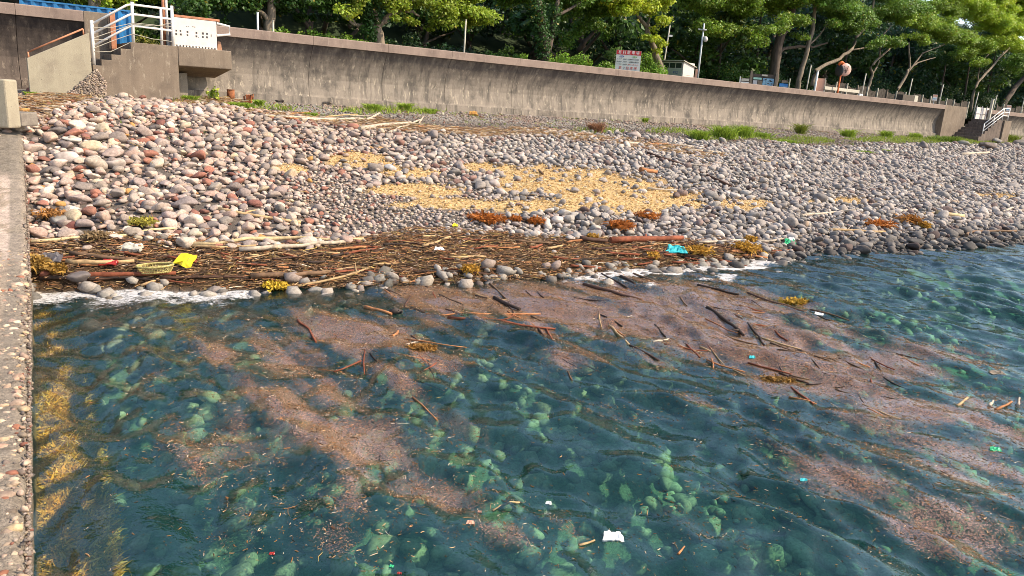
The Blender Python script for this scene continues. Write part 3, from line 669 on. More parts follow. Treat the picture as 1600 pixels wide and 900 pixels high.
# white flood board
bo = 1.35; A1, A2, A3, A4 = [fr(a, b, bo) for a, b in ((269, 25), (338, 35), (339, 78), (270, 72))]; s0 = A4[0]
root = wthing('flood_board', s0, bo, DZ+.005, 'large white steel flood gate board standing on the stair deck', 'flood gate')
wz = A2[0]-s0; hz = (A1[1]+A2[1])/2-DZ
MB().box(0, wz, 0, .07, .06, hz).build('board', MAT['white_board'], root, bevel=.012)
MB().box(-.02, wz+.12, -.015, .09, hz+.004, hz+.085).build('top_rail', MAT['rust_paint'], root, bevel=.01)
hg = MB()
for k in range(14): hg.box(.05+k*wz/14, .05+k*wz/14+.06, -.03, .05, .012, .056)
hg.build('bottom_hinge', MAT['white_paint'], root)
ex = fr(359, 45, bo)[0]-s0; MB().tube([(wz+.02, .03, hz-.06), (ex, .03, hz-.13), (ex, .03, hz-.42), (wz+.02, .03, hz-.5)], .045, 8).build('side_arm', MAT['white_paint'], root)
dots = MB()
for a, b, r in [(292,41.5,.02),(295,41.5,.016),(301.5,42,.022),(304.5,42.5,.022),(275.5,48,.04),(282,48.5,.04),(293,50,.045),(307,51.5,.045),(317,52.5,.05),(323.5,53,.045),(330,55,.025),(275.5,53.5,.045),(282.5,54,.045),(293,55,.04),(307,57,.045),(317,58,.045),(323.5,58.5,.045),(330,57.5,.02),(310,58.5,.015)]:
    p = fr(a, b, bo); r *= .7; dots.box(p[0]-s0-r, p[0]-s0+r, -.004, .001, p[1]-DZ-r*1.1, p[1]-DZ+r*1.1)
dots.build('faded_lettering', MAT['black_paint'], root)
q = fr(343, 79, 1.1); r_ = wthing('steel_wedge', q[0], 1.1, DZ+.003, 'small orange brown wedge standing at the right foot of the white board', 'wedge')
MB().prism([(-.09, 0), (.1, 0), (.06, .32), (-.05, .34)], 0, .12).build('wedge_body', MAT['brown_paint'], r_, bevel=.01)
# brown post and blue sheet
q = fr(178, 63, .3); r_ = wthing('gate_post', q[0], .3, DZ-.3, 'flat brown steel gate post in the gap above the left stairs', 'post')
MB().box(-.09, .09, 0, .14, 0, fr(178, 19, .3)[1]-DZ+.3).build('post_body', MAT['rust_paint'], r_, bevel=.01); MB().box(-.16, -.095, .02, .12, 0, fr(178, 21, .3)[1]-DZ+.25).build('guide_rail', MAT['wood_dark'], r_)
bl0 = on_wall(30, 5, -2.2)[0]; bl1 = on_wall(212, 45, -2.2)[0]; zt = on_wall(195, 18, -2.2)[1]
r_ = wthing('blue_fence', bl0, -2.2, LANDZ, 'blue corrugated sheet metal fence behind the left end of the sea wall', 'fence'); cor = MB(); n = int((bl1-bl0)/.09); k0 = 0
for i in range(n+1):
    y = .035*(1 if (i//2) % 2 else -1); cor.v += [(i*.09, y, .0), (i*.09, y, zt-LANDZ), (i*.09, y+.02, zt-LANDZ), (i*.09, y+.02, 0)]
for i in range(n):
    for j in range(4): cor.f.append((4*i+j, 4*i+(j+1) % 4, 4*i+4+(j+1) % 4, 4*i+4+j))
cor.build('sheet', MAT['blue_sheet'], r_); MB().box(0, n*.09, -.045, .065, zt-LANDZ+.002, zt-LANDZ+.06).build('cap_rail', MAT['blue_sheet'], r_)

# ------------------------------------------------------------------ right stairs
sr0 = on_wall(1487, 214, 0)[0]; root = wthing('concrete_stairs', sr0, 0, BASEZ-.1, 'distant dark concrete stairs at the right end of the curved sea wall', 'stairs'); ns = 7; st = MB(); dzs = (LANDZ-BASEZ)/ns
poly = [(0, -.3), (6.2, -.3), (6.2, ns*dzs)]
for i in range(ns-1, 0, -1): poly += [(i*.56, (i+1)*dzs), (i*.56, i*dzs)]
poly += [(0, dzs)]
MB().prism(poly, -2.3, -.005).build('flight', MAT['dark_concrete'], root, (0, 0, .1), bevel=.01)
MB().box(4.7, 6.3, -2.45, -2.31, -.2, LANDZ-BASEZ).build('side_block', MAT['stair_concrete'], root, (0, 0, .1), bevel=.02)
root = wthing('stair_railing', sr0+.9, 2.2, BASEZ, 'distant white pipe railing climbing the right hand concrete stairs', 'railing'); rr = MB()
Z1 = LANDZ-BASEZ
for x, zb_ in ((0, .25), (1.9, .8), (3.7, Z1-.05), (5.0, Z1)):
    MB().tube([(x, 0, zb_), (x, 0, (min(x/3.7, 1)*(Z1-.3)+.35)+1.1)], .045, 8).build('post', MAT['white_paint'], root, smooth=True)
for h in (1.08, .72, .4): MB().tube([(0, 0, .35+h), (3.7, 0, Z1+.05+h), (5.0, 0, Z1+.05+h)], .042, 8).build('rail', MAT['white_paint'], root, smooth=True)
ws = on_wall(1526, 170, -.4); we = on_wall(1549, 170, -.4)
r_ = wthing('flood_board', ws[0], -.4, LANDZ, 'small distant white flood board with a grid frame above the right stairs', 'flood gate')
MB().box(0, we[0]-ws[0], 0, .08, .03, 1.15).build('board', MAT['white_board'], r_, bevel=.01); fb = MB()
for k in range(4): fb.box(k*(we[0]-ws[0])/3-.03, k*(we[0]-ws[0])/3+.03, -.05, -.003, .03, 1.3)
fb.box(0, we[0]-ws[0], -.05, -.004, .55, .6); fb.build('frame', MAT['pale_grey'], r_)
r_ = wthing('gate_post', on_wall(1548, 180, .2)[0], .2, LANDZ, 'square pale post at the far side of the right hand stair gap', 'post'); MB().box(-.12, .12, 0, .2, 0, 2.0).build('post_body', MAT['pole_cream'], r_, bevel=.01)
MB().box(-.14, .14, -.02, .22, 2.0, 2.05).build('cap', MAT['grey_metal'], r_)

# ------------------------------------------------------------------ things standing behind the wall
def at_back(px, o, z=LANDZ):
    s = on_wall(px, 91+.108*(px-800), o)[0]; return wall(s, o, z)
def zpx(px, py, o): return on_wall(px, py, o)[1]
def sc(p): return project(p)[2]/F                           # metres per photo pixel at p
def text(body, size, m, parent, loc_, name='lettering', width=None, sx=1.0):
    cu = bpy.data.curves.new('lettering', 'FONT'); cu.body = body; cu.size = size; cu.align_x = 'CENTER'; cu.align_y = 'CENTER'; cu.extrude = .002
    t = bpy.data.objects.new('tmp', cu); col.objects.link(t); dg_ = bpy.context.evaluated_depsgraph_get(); me_ = bpy.data.meshes.new_from_object(t.evaluated_get(dg_))
    bpy.data.objects.remove(t); me_.name = name
    o = put(name, me_, None, parent, loc_); me_.materials.clear(); me_.materials.append(m); o.rotation_euler = (math.pi/2, 0, 0)
    if width and len(me_.vertices):
        xs_ = [v.co.x for v in me_.vertices]; w0 = max(xs_)-min(xs_); sx = width/w0
    o.scale = (sx, 1, 1); return o
def backthing(name, px, o, label, cat, rz=0.0, group=None):
    return tag(empty(name, at_back(px, o), rz), label, cat, group)
T = MAT
# parking sign
p = at_back(980, -3); k = sc(p); z0 = zpx(980, 110, -3)-LANDZ-.1; z1 = zpx(980, 78.5, -3)-LANDZ; r_ = backthing('parking_sign', 980, -3, 'white parking notice with a red header and Japanese lettering on the wall', 'sign'); W = 38.5*k
z0 = z1-33*k; hh = z1-z0
MB().box(-W/2, W/2, 0, .05, z0, z1).build('board', T['sign_white'], r_); MB().box(-W/2+.01, W/2-.01, -.006, -.001, z1-.2*hh, z1-.005).build('header', T['sign_red'], r_)
MB().box(-W/2+.01, W/2-.01, -.006, -.001, z0+.005, z0+.07*hh).build('footer', T['sign_blue'], r_)
for x in (-W*.4, W*.4): MB().tube([(x, .09, 0), (x, .09, z1-.03)], .035, 8).build('leg', T['grey_metal'], r_)
text('有 料 駐 車 場', .24, T['text_white'], r_, (0, -.010, z1-.105*hh), width=W*.84)
text('第', .2, T['text_red'], r_, (-.3*W, -.006, z0+.2*hh)); text('2', .2, T['text_black'], r_, (-.14*W, -.006, z0+.2*hh)); text('駐 車 場', .2, T['text_red'], r_, (.16*W, -.006, z0+.2*hh), width=W*.42)
MB().disc((-.27*W, -.004, z1-.27*hh), (0, 1, 0), 1, .006, 20).build('blue_oval', T['sign_blue'], r_).scale = (1, 1, 1)
for nm, x in (('blue_oval', -.27*W), ('green_oval', .25*W)):
    if nm == 'blue_oval': bpy.data.objects.remove([c for c in r_.children if c.name.startswith('blue_oval')][0])
    ov_ = MB(); ov_.add([(.095*W*math.cos(a)*1.0, 0, .042*hh*math.sin(a)) for a in np.linspace(0, 2*math.pi, 21)[:-1]]+[(.095*W*math.cos(a), .004, .042*hh*math.sin(a)) for a in np.linspace(0, 2*math.pi, 21)[:-1]],
        [tuple(range(20)), tuple(range(39, 19, -1))]+[(i, i+20, (i+1) % 20+20, (i+1) % 20) for i in range(20)])
    ov_.build(nm, T['sign_blue' if nm[0] == 'b' else 'sign_green'], r_, (x, -.006, z1-.28*hh))
text('料 金', .09, T['text_white'], r_, (-.27*W, -.0085, z1-.28*hh)); text('注 意', .09, T['text_white'], r_, (.25*W, -.0085, z1-.28*hh))
for i, (a, b, c2) in enumerate([('バイク', '200円', '駐車場内での事故'), ('普 通 車', '500円', '・盗難等の責任は'), ('マイクロ', '800円', '負いません')]):
    zz_ = z1-(.40+.115*i)*hh; text(a, .09, T['text_black'], r_, (-.36*W, -.006, zz_), width=.2*W); text(b, .09, T['text_black'], r_, (-.12*W, -.006, zz_), width=.16*W); text(c2, .09, T['text_red' if i == 2 else 'text_black'], r_, (.22*W, -.006, zz_), width=.42*W)
# shed
p = at_back(1066, -3.6); k = sc(p); zt = zpx(1066, 95, -3.6)-LANDZ; r_ = backthing('storage_shed', 1066, -3.6, 'small white storage shed with two numbered doors beside the lamp pole', 'shed', math.radians(-42))
wd, dp = 2.15, 1.5
MB().prism([(-wd, 0), (0, 0), (0, zt-.06), (-wd, zt-.06)], 0, dp).build('body', T['shed_white'], r_)
for x0, x1 in ((-wd+.04, -wd/2-.02), (-wd/2+.02, -.06)): 
    d_ = MB().box(x0, x1, -.03, -.002, .02, zt-.5).build('door', T['shed_green'], r_)
    text('12' if x0 < -1.5 else 'P12', .26, T['sign_blue'], d_, ((x0+x1)/2, -.034, zt-.78)); MB().box((x0+x1)/2-.15, (x0+x1)/2+.15, -.034, -.031, zt-1.0, zt-.97).build('door_line', T['sign_blue'], d_)
MB().box(-wd+.04, -.06, -.02, -.002, zt-.46, zt-.14).build('window_band', T['glass_dark'], r_)
vb = MB()
for k2 in range(5): vb.box(-wd+.03+k2*(wd-.1)/4.1, -wd+.08+k2*(wd-.1)/4.1, -.04, -.021, zt-.47, zt-.12)
vb.build('window_frame', T['pole_cream'], r_)
sl = MB()
for k2 in range(6): sl.box(.002, .014, .02, dp-.02, .1+k2*.25, .32+k2*.25)
sl.build('side_cladding', T['shed_white'], r_)
MB().add([(-wd-.12, -.15, zt), (.1, -.15, zt), (.1, dp+.15, zt-.32), (-wd-.12, dp+.15, zt-.32), (-wd-.12, -.15, zt+.05), (.1, -.15, zt+.05), (.1, dp+.15, zt-.27), (-wd-.12, dp+.15, zt-.27)],
         [(0, 3, 2, 1), (4, 5, 6, 7), (0, 1, 5, 4), (1, 2, 6, 5), (2, 3, 7, 6), (3, 0, 4, 7)]).build('roof', T['pole_cream'], r_)
# lamp pole
r_ = backthing('lamp_pole', 1090, -2.6, 'tall grey lamp pole with a round lamp standing right of the shed', 'lamp pole'); p = at_back(1090, -2.6); k = sc(p); h = zpx(1096, 36, -2.6)-LANDZ
MB().tube([(0, 0, 0), (0, 0, h*.5), (0, 0, h)], [.075, .065, .055], 10).build('pole', T['grey_metal'], r_, smooth=True)
MB().tube([(-.35, 0, h-.38), (.18, 0, h-.42)], .04, 8).build('arm', T['grey_metal'], r_); MB().disc((0, 0, h-.4), (0, 0, 1), .22, .05).build('bracket', T['grey_metal'], r_)
me = np_mesh('lamp_globe', ICO[2][0]*[.15, .15, .19], [ICO[2][1]]); put('lamp_globe', me, T['white_board'], r_, (.2, -.1, h-1.0)); MB().tube([(0, 0, h-.8), (.2, -.1, h-.84)], .025, 6).build('lamp_arm', T['grey_metal'], r_)
MB().box(-.2, -.06, -.06, .1, 1.1, 1.75).build('meter_box', T['panel_salmon'], r_, bevel=.01)
# simple poles
def pole(px, pt, o, r, m, label, lean=(0, 0), capm=None, name='pole'):
    h = zpx(px, pt, o)-LANDZ; q = backthing(name, px, o, label, 'pole')
    MB().tube([(0, 0, 0), (lean[0]*.5, 0, h*.5), (lean[0], 0, h)], [r, r*.95, r*.85], 8).build('shaft', T[m], q, smooth=True)
    MB().disc((lean[0], 0, h+.015), (0, 0, 1), r*1.15, .03, 10).build('cap', T[capm or m], q); return q, h
pole(403, 20, -1.8, .05, 'white_paint', 'short white pole left of the leftmost tree fork behind the wall')
pole(427, 33, -2.2, .05, 'pole_cream', 'stubby pale pole close behind the leftmost tree trunk')
pole(724.5, 31, -2.4, .05, 'pole_cream', 'lone thin cream pole against the far wooded hill', (.04, 0))
q, h = pole(1033, 38, -5.5, .055, 'pole_cream', 'thin cream pole with a tiny lamp right behind the sunlit tree', (.25, 0)); MB().box(.2, .5, -.05, .05, h-.75, h-.62).build('lamp_head', T['white_paint'], q)
for px_, pt, lab in ((1259, 101, 'slim tan pole left of the salmon panel'), (1345, 114, 'slim tan pole at the right end of the low beam'), (1417, 122, 'slim tan pole above the concrete block on the wall'),
                     (1466, 131, 'slim tan pole just right of the small notice'), (1522, 143, 'slim tan pole above the right hand stairs'), (1551, 148, 'slim tan pole behind the far stair railing'), (1594, 150, 'slim tan pole at the far right edge of the view')):
    pole(px_, pt, -1.6, .055, 'pole_cream', lab, (.12, 0))
pole(1272, 110, -2.2, .10, 'white_paint', 'thick whitish post left of the salmon panel', (.06, 0), name='thick_post')
# bench-like beam
a, b = at_back(1288, -1.7), at_back(1343, -1.7); Ln = np.linalg.norm(b-a); r_ = tag(empty('barrier_beam', a, WROT), 'low weathered white barrier beam behind the orange mirror pole', 'barrier'); zt = zpx(1330, 139.5, -1.7)-LANDZ
MB().box(0, Ln, 0, .14, zt-.25, zt).build('beam', T['pole_cream'], r_, bevel=.02)
for x in (.15, Ln*.5, Ln-.2): MB().box(x, x+.16, .145, .28, 0, zt-.02).build('support', T['pole_cream'], r_)
MB().box(Ln-.3, Ln+.25, -.16, -.005, .0, zt-.28).build('end_stone', T['white_paint'], r_, bevel=.03)
a, b = at_back(1410, -1.3), at_back(1433, -1.3); Ln = np.linalg.norm(b-a); zt = zpx(1425, 149, -1.3)-LANDZ; r_ = tag(empty('concrete_block', a, WROT), 'low dark concrete block with a pale right end behind the wall', 'block')
MB().box(0, Ln*.77, 0, .6, 0, zt).build('block_body', T['net_brown'], r_, bevel=.02); MB().box(Ln*.77+.003, Ln, -.02, .6, 0, zt+.02).build('pale_end', T['pole_cream'], r_, bevel=.02)
# salmon panel
p = at_back(1280, -2); k = sc(p); zt = zpx(1280, 122, -2)-LANDZ; r_ = backthing('notice_panel', 1280, -2, 'upright salmon coloured panel in a cream frame left of the mirror', 'panel'); W = 13*k
MB().box(-W/2, W/2, 0, .04, .1, zt).build('panel', T['panel_salmon'], r_); MB().box(-W/2, W/2, -.012, -.002, zt*.45, zt*.48).build('seam', T['wood_dark'], r_)
for x in (-W/2-.05, W/2): MB().box(x, x+.05, -.02, .06, 0, zt+.06).build('side_post', T['pole_cream'], r_)
# convex mirror seen from behind
p = at_back(1308, -1.4); k = sc(p); r_ = backthing('traffic_mirror', 1308, -1.4, 'round road mirror seen from behind on an orange pole with a hood', 'mirror'); h = zpx(1312, 98, -1.4)-LANDZ
MB().tube([(0, 0, 0), (.03, 0, h*.5), (.07, 0, h)], .06, 12).build('pole', T['orange_paint'], r_, smooth=True)
zc = zpx(1317, 109, -1.4)-LANDZ; R_ = 9.8*k
def dish(name, c0, ax, r, m, parent):
    mb = MB(); c0 = np.array(c0); ax = np.array(ax, float)/np.linalg.norm(ax); mb.tube([c0-ax*.05, c0, c0+ax*.06, c0+ax*.10], [r*.99, r, r*.85, r*.4], 28); return mb.build(name, T[m], parent, smooth=True)
dish('mirror_shell', (.34, .02, zc), (.12, -1, 0), R_, 'mirror_back', r_)
dish('second_mirror', (-.10, .10, zc-.08), (-.95, -.35, 0), R_*.9, 'black_paint', r_)
mk = MB()
for a, b, c2, d2 in ((-.2, .12, .22, .16), (-.12, -.05, .2, -.02), (-.16, .1, -.1, -.2), (.12, .14, .05, -.25), (-.02, .02, .02, -.26), (-.18, .26, -.08, .2), (.1, .2, .2, .3)):
    mk.tube([(.34+a, -.105, zc+b), (.34+c2, -.105, zc+d2)], .018, 5)
mk.build('bracket_marks', T['black_paint'], r_)
MB().tube([(-.25, -.02, h-.18), (-.18, -.04, h-.02), (-.02, -.04, h+.06), (.14, -.03, h+.0)], [.10, .12, .11, .06], 10).build('hood', T['orange_paint'], r_, smooth=True)
# information boards
r_ = backthing('information_board', 1192, -3, 'wooden framed information board with a blue map and notices', 'notice board'); p = at_back(1192, -3); k = sc(p); zt = zpx(1192, 114, -3)-LANDZ
for x, hh_ in ((-20*k, zt+.12), (19*k, zt+.02)): MB().box(x-.09, x+.09, -.05, .12, 0, hh_).build('post', T['wood_weathered'], r_, bevel=.01)
MB().box(-20*k+.095, 19*k-.095, 0, .1, zt-.3, zt-.08).build('lintel', T['wood_dark'], r_); MB().box(-20*k+.095, 19*k-.095, .02, .07, .3, zt-.303).build('backing', T['wood_dark'], r_)
MB().box(-4*k, 5*k, -.02, -.002, zt-.22, zt-.1).build('name_plate', T['pole_cream'], r_)
for x0, x1, za, zb2, m in ((-16*k, -3*k, .34, .48, 'mint'), (-16*k, -9.5*k, .55, .95, 'pale_grey'), (-8.5*k, -1.5*k, .55, 1.0, 'wood_weathered'), (-1*k, 16*k, .36, 1.15, 'pale_blue')):
    MB().box(x0, x1, .005, .018, zt-zb2, zt-za).build('notice', T[m], r_)
mp = MB()
for q in range(26):
    x = random.uniform(-.5*k, 14*k); z = zt-random.uniform(.4, 1.1); w = random.uniform(.04, .16); mp.box(x, x+w, .0, .004, z, z+random.uniform(.02, .07))
mp.build('map_print', T['wood_dark'], r_); MB().prism([(9*k, zt-1.14), (15.8*k, zt-1.14), (15.8*k, zt-.7)], -.001, .004).build('map_land', T['pale_grey'], r_)
r_ = backthing('small_notice_board', 1164, -3, 'low notice board with pale strips left of the framed information board', 'notice board'); zt = zpx(1164, 122, -3)-LANDZ
MB().box(-9*k, -7.5*k, -.05, .05, 0, zt+.1).build('post', T['white_paint'], r_); MB().box(-7*k, 6*k, 0, .05, .2, zt).build('backing', T['wood_dark'], r_)
MB().box(-6*k, 5.5*k, -.01, -.002, zt-.2, zt-.03).build('strip', T['pole_cream'], r_); MB().box(-6*k, 5.5*k, -.01, -.002, zt-.34, zt-.26).build('strip', T['white_paint'], r_); MB().box(-6.5*k, 5*k, -.01, -.002, zt-.6, zt-.36).build('strip', T['mint'], r_)
r_ = backthing('blue_notice', 1224, -2.6, 'small bright blue board with a carved plate above it on a leaning post', 'notice board'); zt = zpx(1224, 130.5, -2.6)-LANDZ
MB().box(-7*k, 6.5*k, 0, .05, .2, zt).build('board', T['sky_blue'], r_); MB().box(-6*k, 6*k, -.01, -.002, zt-.22, zt-.17).build('stripe', T['pale_blue'], r_); MB().box(-4*k, 6*k, .0, .04, zt+.05, zt+.24).build('plate', T['wood_weathered'], r_)
MB().tube([(7.5*k, 0, 0), (8.6*k, 0, zt+.4)], .05, 8).build('post', T['pole_cream'], r_)
for px_, t_, lab in ((1459, 147.5, 'small white notice with a red header on the slat fence'), (1575, 164.5, 'tiny pale notice on the fence beyond the right stairs')):
    r_ = backthing('small_sign', px_, -1.5, lab, 'sign'); p = at_back(px_, -1.5); k = sc(p); zt = zpx(px_, t_, -1.5)-LANDZ
    MB().box(-3.6*k, 3.6*k, 0, .03, zt-9*k, zt).build('board', T['white_board'], r_); MB().box(-3.4*k, 3.4*k, -.006, -.001, zt-3*k, zt-.5*k).build('header', T['panel_salmon'], r_); MB().box(-3*k, 3*k, -.006, -.001, zt-7*k, zt-5.6*k).build('print_line', T['pale_blue'], r_)
    MB().tube([(0, .06, 0), (0, .06, zt)], .03, 6).build('post', T['grey_metal'], r_)
# slat fence
def slat_fence(p0, p1, zt0, zt1, label, o=-3.2):
    a, b = at_back(p0, o), at_back(p1, o); Ln = np.linalg.norm(b-a); r_ = tag(empty('slat_fence', a, WROT), label, 'fence'); n = max(2, round(Ln/1.75)); sp = Ln/n; sl = MB()
    for i in range(n+1):
        h = np.interp(i/n, [0, 1], [zt0, zt1])-LANDZ; MB().box(i*sp-.05, i*sp+.05, -.06, .04, 0, h+.08).build('post', T['pole_cream'] if i % 3 else T['wood_weathered'], r_)
    x = .08
    while x < Ln-.08:
        h = np.interp(x/Ln, [0, 1], [zt0, zt1])-LANDZ; u = (x/(2*sp)) % 1; hh_ = h+.16*math.cos(2*math.pi*u+1.2)+random.uniform(-.03, .03)-.08
        sl.box(x, x+.085, .045, .07, 0, hh_); x += .125+random.uniform(0, .03)
    sl.build('slats', T['net_brown'], r_); return r_
slat_fence(1287, 1512, zpx(1300, 128, -3.2), zpx(1500, 160, -3.2)+.1, 'long dark slat fence with a wavy top behind the right part of the wall')
slat_fence(1556, 1640, zpx(1560, 163, -3.2), zpx(1600, 168, -3.2), 'short dark slat fence beyond the right hand stairs')

# ------------------------------------------------------------------ the pier on the left
PD = np.array(on_level(51, 470)[:2])-np.array(on_level(55, 900)[:2]); PD /= np.linalg.norm(PD); PN = np.array([PD[1], -PD[0]]); PO = np.array(on_level(55, 900)[:2])    # PN points to the water
def pier_pt(u, v, z): return np.stack([PO[0]+PD[0]*u+PN[0]*v, PO[1]+PD[1]*u+PN[1]*v, z], -1)
uu = np.arange(-6, 21.5, .05)
prof = [(.10, -3.2), (.62, -2.8), (.60, -1.6), (.56, -.42), (.46, -.28), (.16, -.17), (.02, -.12), (.0, 0), (-.02, .25)]
vt = np.concatenate([np.arange(0, .5, .05), np.arange(.5, 6, .12)])
VV = []; CC = []
hu = np.interp(uu, [-6, 8.5, 11, 14, 17, 21], [.62, .62, .86, 1.45, 2.25, 2.75])+.04*(fbm(uu*.8, uu*0, 3)-.5)
rows = len(prof)+3+len(vt); PV = np.zeros((len(uu), rows, 3)); PC = np.zeros((len(uu), rows, 3))
for j, (v, z) in enumerate(prof):
    PV[:, j] = pier_pt(uu, v+.09*(fbm(uu*3, uu*0+j*1.7, 4)-.5)*(1 if z < -.2 else .3), np.full(len(uu), z) if z < .2 else hu*.45)
for j, (dv, dz) in enumerate([(-.03, -.07), (-.06, -.03), (-.10, -.008)]):
    PV[:, len(prof)+j] = pier_pt(uu, dv+.04*(fbm(uu*6, uu*0+j, 4)-.5), hu+dz)
for j, v in enumerate(vt): PV[:, len(prof)+3+j] = pier_pt(uu, -.14-v, hu)
smooth_zone = sstep(8.6, 9.6, uu[:, None]+1.1*(fbm(uu[:, None]*1.2, np.zeros_like(uu)[:, None]+np.arange(rows)*.25, 3)-.5))*sstep(15.2, 14.4, uu[:, None]); dark_zone = sstep(14.2, 14.9, uu[:, None])*np.ones((1, rows))
nn = fbm(PV[..., 0]*9, PV[..., 1]*9, 4); PV[..., 2] += np.where(np.arange(rows)[None] > len(prof), (nn-.5)*.05*(1-.75*smooth_zone), 0)
ragged = fbm(uu[:, None]*3.5, np.arange(rows)[None]*.2, 4)
c = np.zeros(PV.shape); c[:] = (.42, .32, .235); c = blend(c, (.60, .46, .37), smooth_zone*sstep(.62, .5, ragged)); c = blend(c, (.27, .22, .17), dark_zone)
edge = (np.arange(rows)[None] >= len(prof)-2)*(np.arange(rows)[None] < len(prof)+3+4)*np.ones((len(uu), 1)); c = blend(c, (.30, .245, .19), edge*.75)
lowz = PV[..., 2]; c = blend(c, (.13, .10, .06), sstep(.22, .02, lowz)); c = blend(c, (.55, .29, .05), sstep(-.02, -.2, lowz)*sstep(-2.2, -1.3, lowz)*sstep(9.4, 8.6, uu)[:, None])
c = c*(.6+.8*fbm(PV[..., 0]*14, PV[..., 1]*14+PV[..., 2]*14, 3))[..., None]
root = tag(empty('pier', tuple(pier_pt(np.array(0.), np.array(-1.), np.array(-.0)))), 'rough concrete pier running along the left edge down into the water', 'pier')
off = np.array(root.location)
me = np_mesh('pier_body', (PV-off).reshape(-1, 3), [grid_faces(len(uu), rows)[:, ::-1]], c.reshape(-1, 3)); put('pier_body', me, attr_mat('pier_mat', .9, .5, 32, 1.0, 60, .25, bd=.03), root)
# pebbles set in the worn surface
N = 3400; u = rng.uniform(-4, 9.8, N); v = -rng.uniform(.02, 2.6, N)**1.0; r = np.exp(rng.normal(math.log(.034), .45, N)); z = np.interp(u, uu, hu)-r*.3
me = stones_mesh('set_pebbles', pier_pt(u, v, z)-off, np.minimum(r, .12), pal(N, [8, 14, 8, 5, 10, 4, 8, 2, 3, 12, 2])*np.array([1.1, 1.02, .9]), np.where(r > .03, 2, 1)); tag(put('set_pebbles', me, T['stone'], root), kind='stuff')
N = 6000; u = rng.uniform(-3, 19, N); r = np.exp(rng.normal(math.log(.014), .4, N)); hz_ = np.interp(u, uu, hu); v = rng.uniform(-.16, .0, N); z = hz_*rng.uniform(.55, 1.0, N); v = np.where(z < hz_-.06, rng.uniform(-.02, .0, N), v)
me = stones_mesh('edge_gravel', pier_pt(u, v, z)-off, r, pal(N, [6, 6, 10, 8, 4, 6, 5, 2, 2, 6, 2])*.7, np.full(N, 1)); tag(put('edge_gravel', me, T['stone'], root), kind='stuff')
# weed on the pier foot
N = 60000; u = rng.uniform(-3, 9.3, N); j = rng.uniform(0, 1, N); v = np.interp(j, [0, .3, .6, 1], [.12, .36, .5, .64])+rng.normal(0, .05, N)+.12*(fbm(u*2, u*0, 3)-.5); z = np.interp(j, [0, .3, .6, 1], [-.10, -.2, -.36, -.8])
P0_ = pier_pt(u, v, z)-off; d_ = rng.normal(0, 1, (N, 3)); d_[:, 2] = np.abs(d_[:, 2])*.6; d_ /= np.linalg.norm(d_, axis=1)[:, None]; Ln = rng.uniform(.04, .13, N)[:, None]; w_ = np.cross(d_, rng.normal(0, 1, (N, 3))); w_ = w_/np.linalg.norm(w_, axis=1)[:, None]*rng.uniform(.006, .016, N)[:, None]
V = np.stack([P0_-w_, P0_+w_, P0_+d_*Ln], 1).reshape(-1, 3); cc = 1.15*np.array([(.80, .42, .05), (.6, .30, .05), (.85, .55, .12), (.38, .22, .05)])[rng.integers(0, 4, N)]*(.8+.5*fbm(u*2.5, v*5, 3))[:, None]
tag(put('brown_weed', np_mesh('brown_weed', V, [np.arange(3*N).reshape(-1, 3)], np.repeat(cc, 3, 0), smooth=False), T['blades'], root), kind='stuff')
# kerb stone and slab at the landward end
p = on_ground(22, 200); 
def post_at(pxl, pxr, pyt, pyb, depth, name, label, cat, m, thick=.5):
    c = np.array([0, 0, EYE]); a = c+ray(pxl, pyb)*depth; b = c+ray(pxr, pyb)*depth; t = c+ray((pxl+pxr)/2, pyt)*depth; h = t[2]-(a[2]+b[2])/2
    r_ = tag(empty(name, ((a[0]+b[0])/2, (a[1]+b[1])/2, a[2]-.1), math.atan2(b[1]-a[1], b[0]-a[0])), label, cat); W = np.linalg.norm(b-a)
    MB().box(-W/2, W/2, 0, thick, 0, h+.1).build('stone_body', T[m], r_, bevel=.04); return r_
post_at(-34, 14, 121, 191, 17.5, 'kerb_post', 'square concrete kerb post at the left edge of the pier', 'kerb post', 'new_concrete', .45)
post_at(-60, 34, 170, 186, 19.5, 'pier_slab', 'flat dark concrete slab where the pier meets the stony beach', 'slab', 'pier_dark', .7)
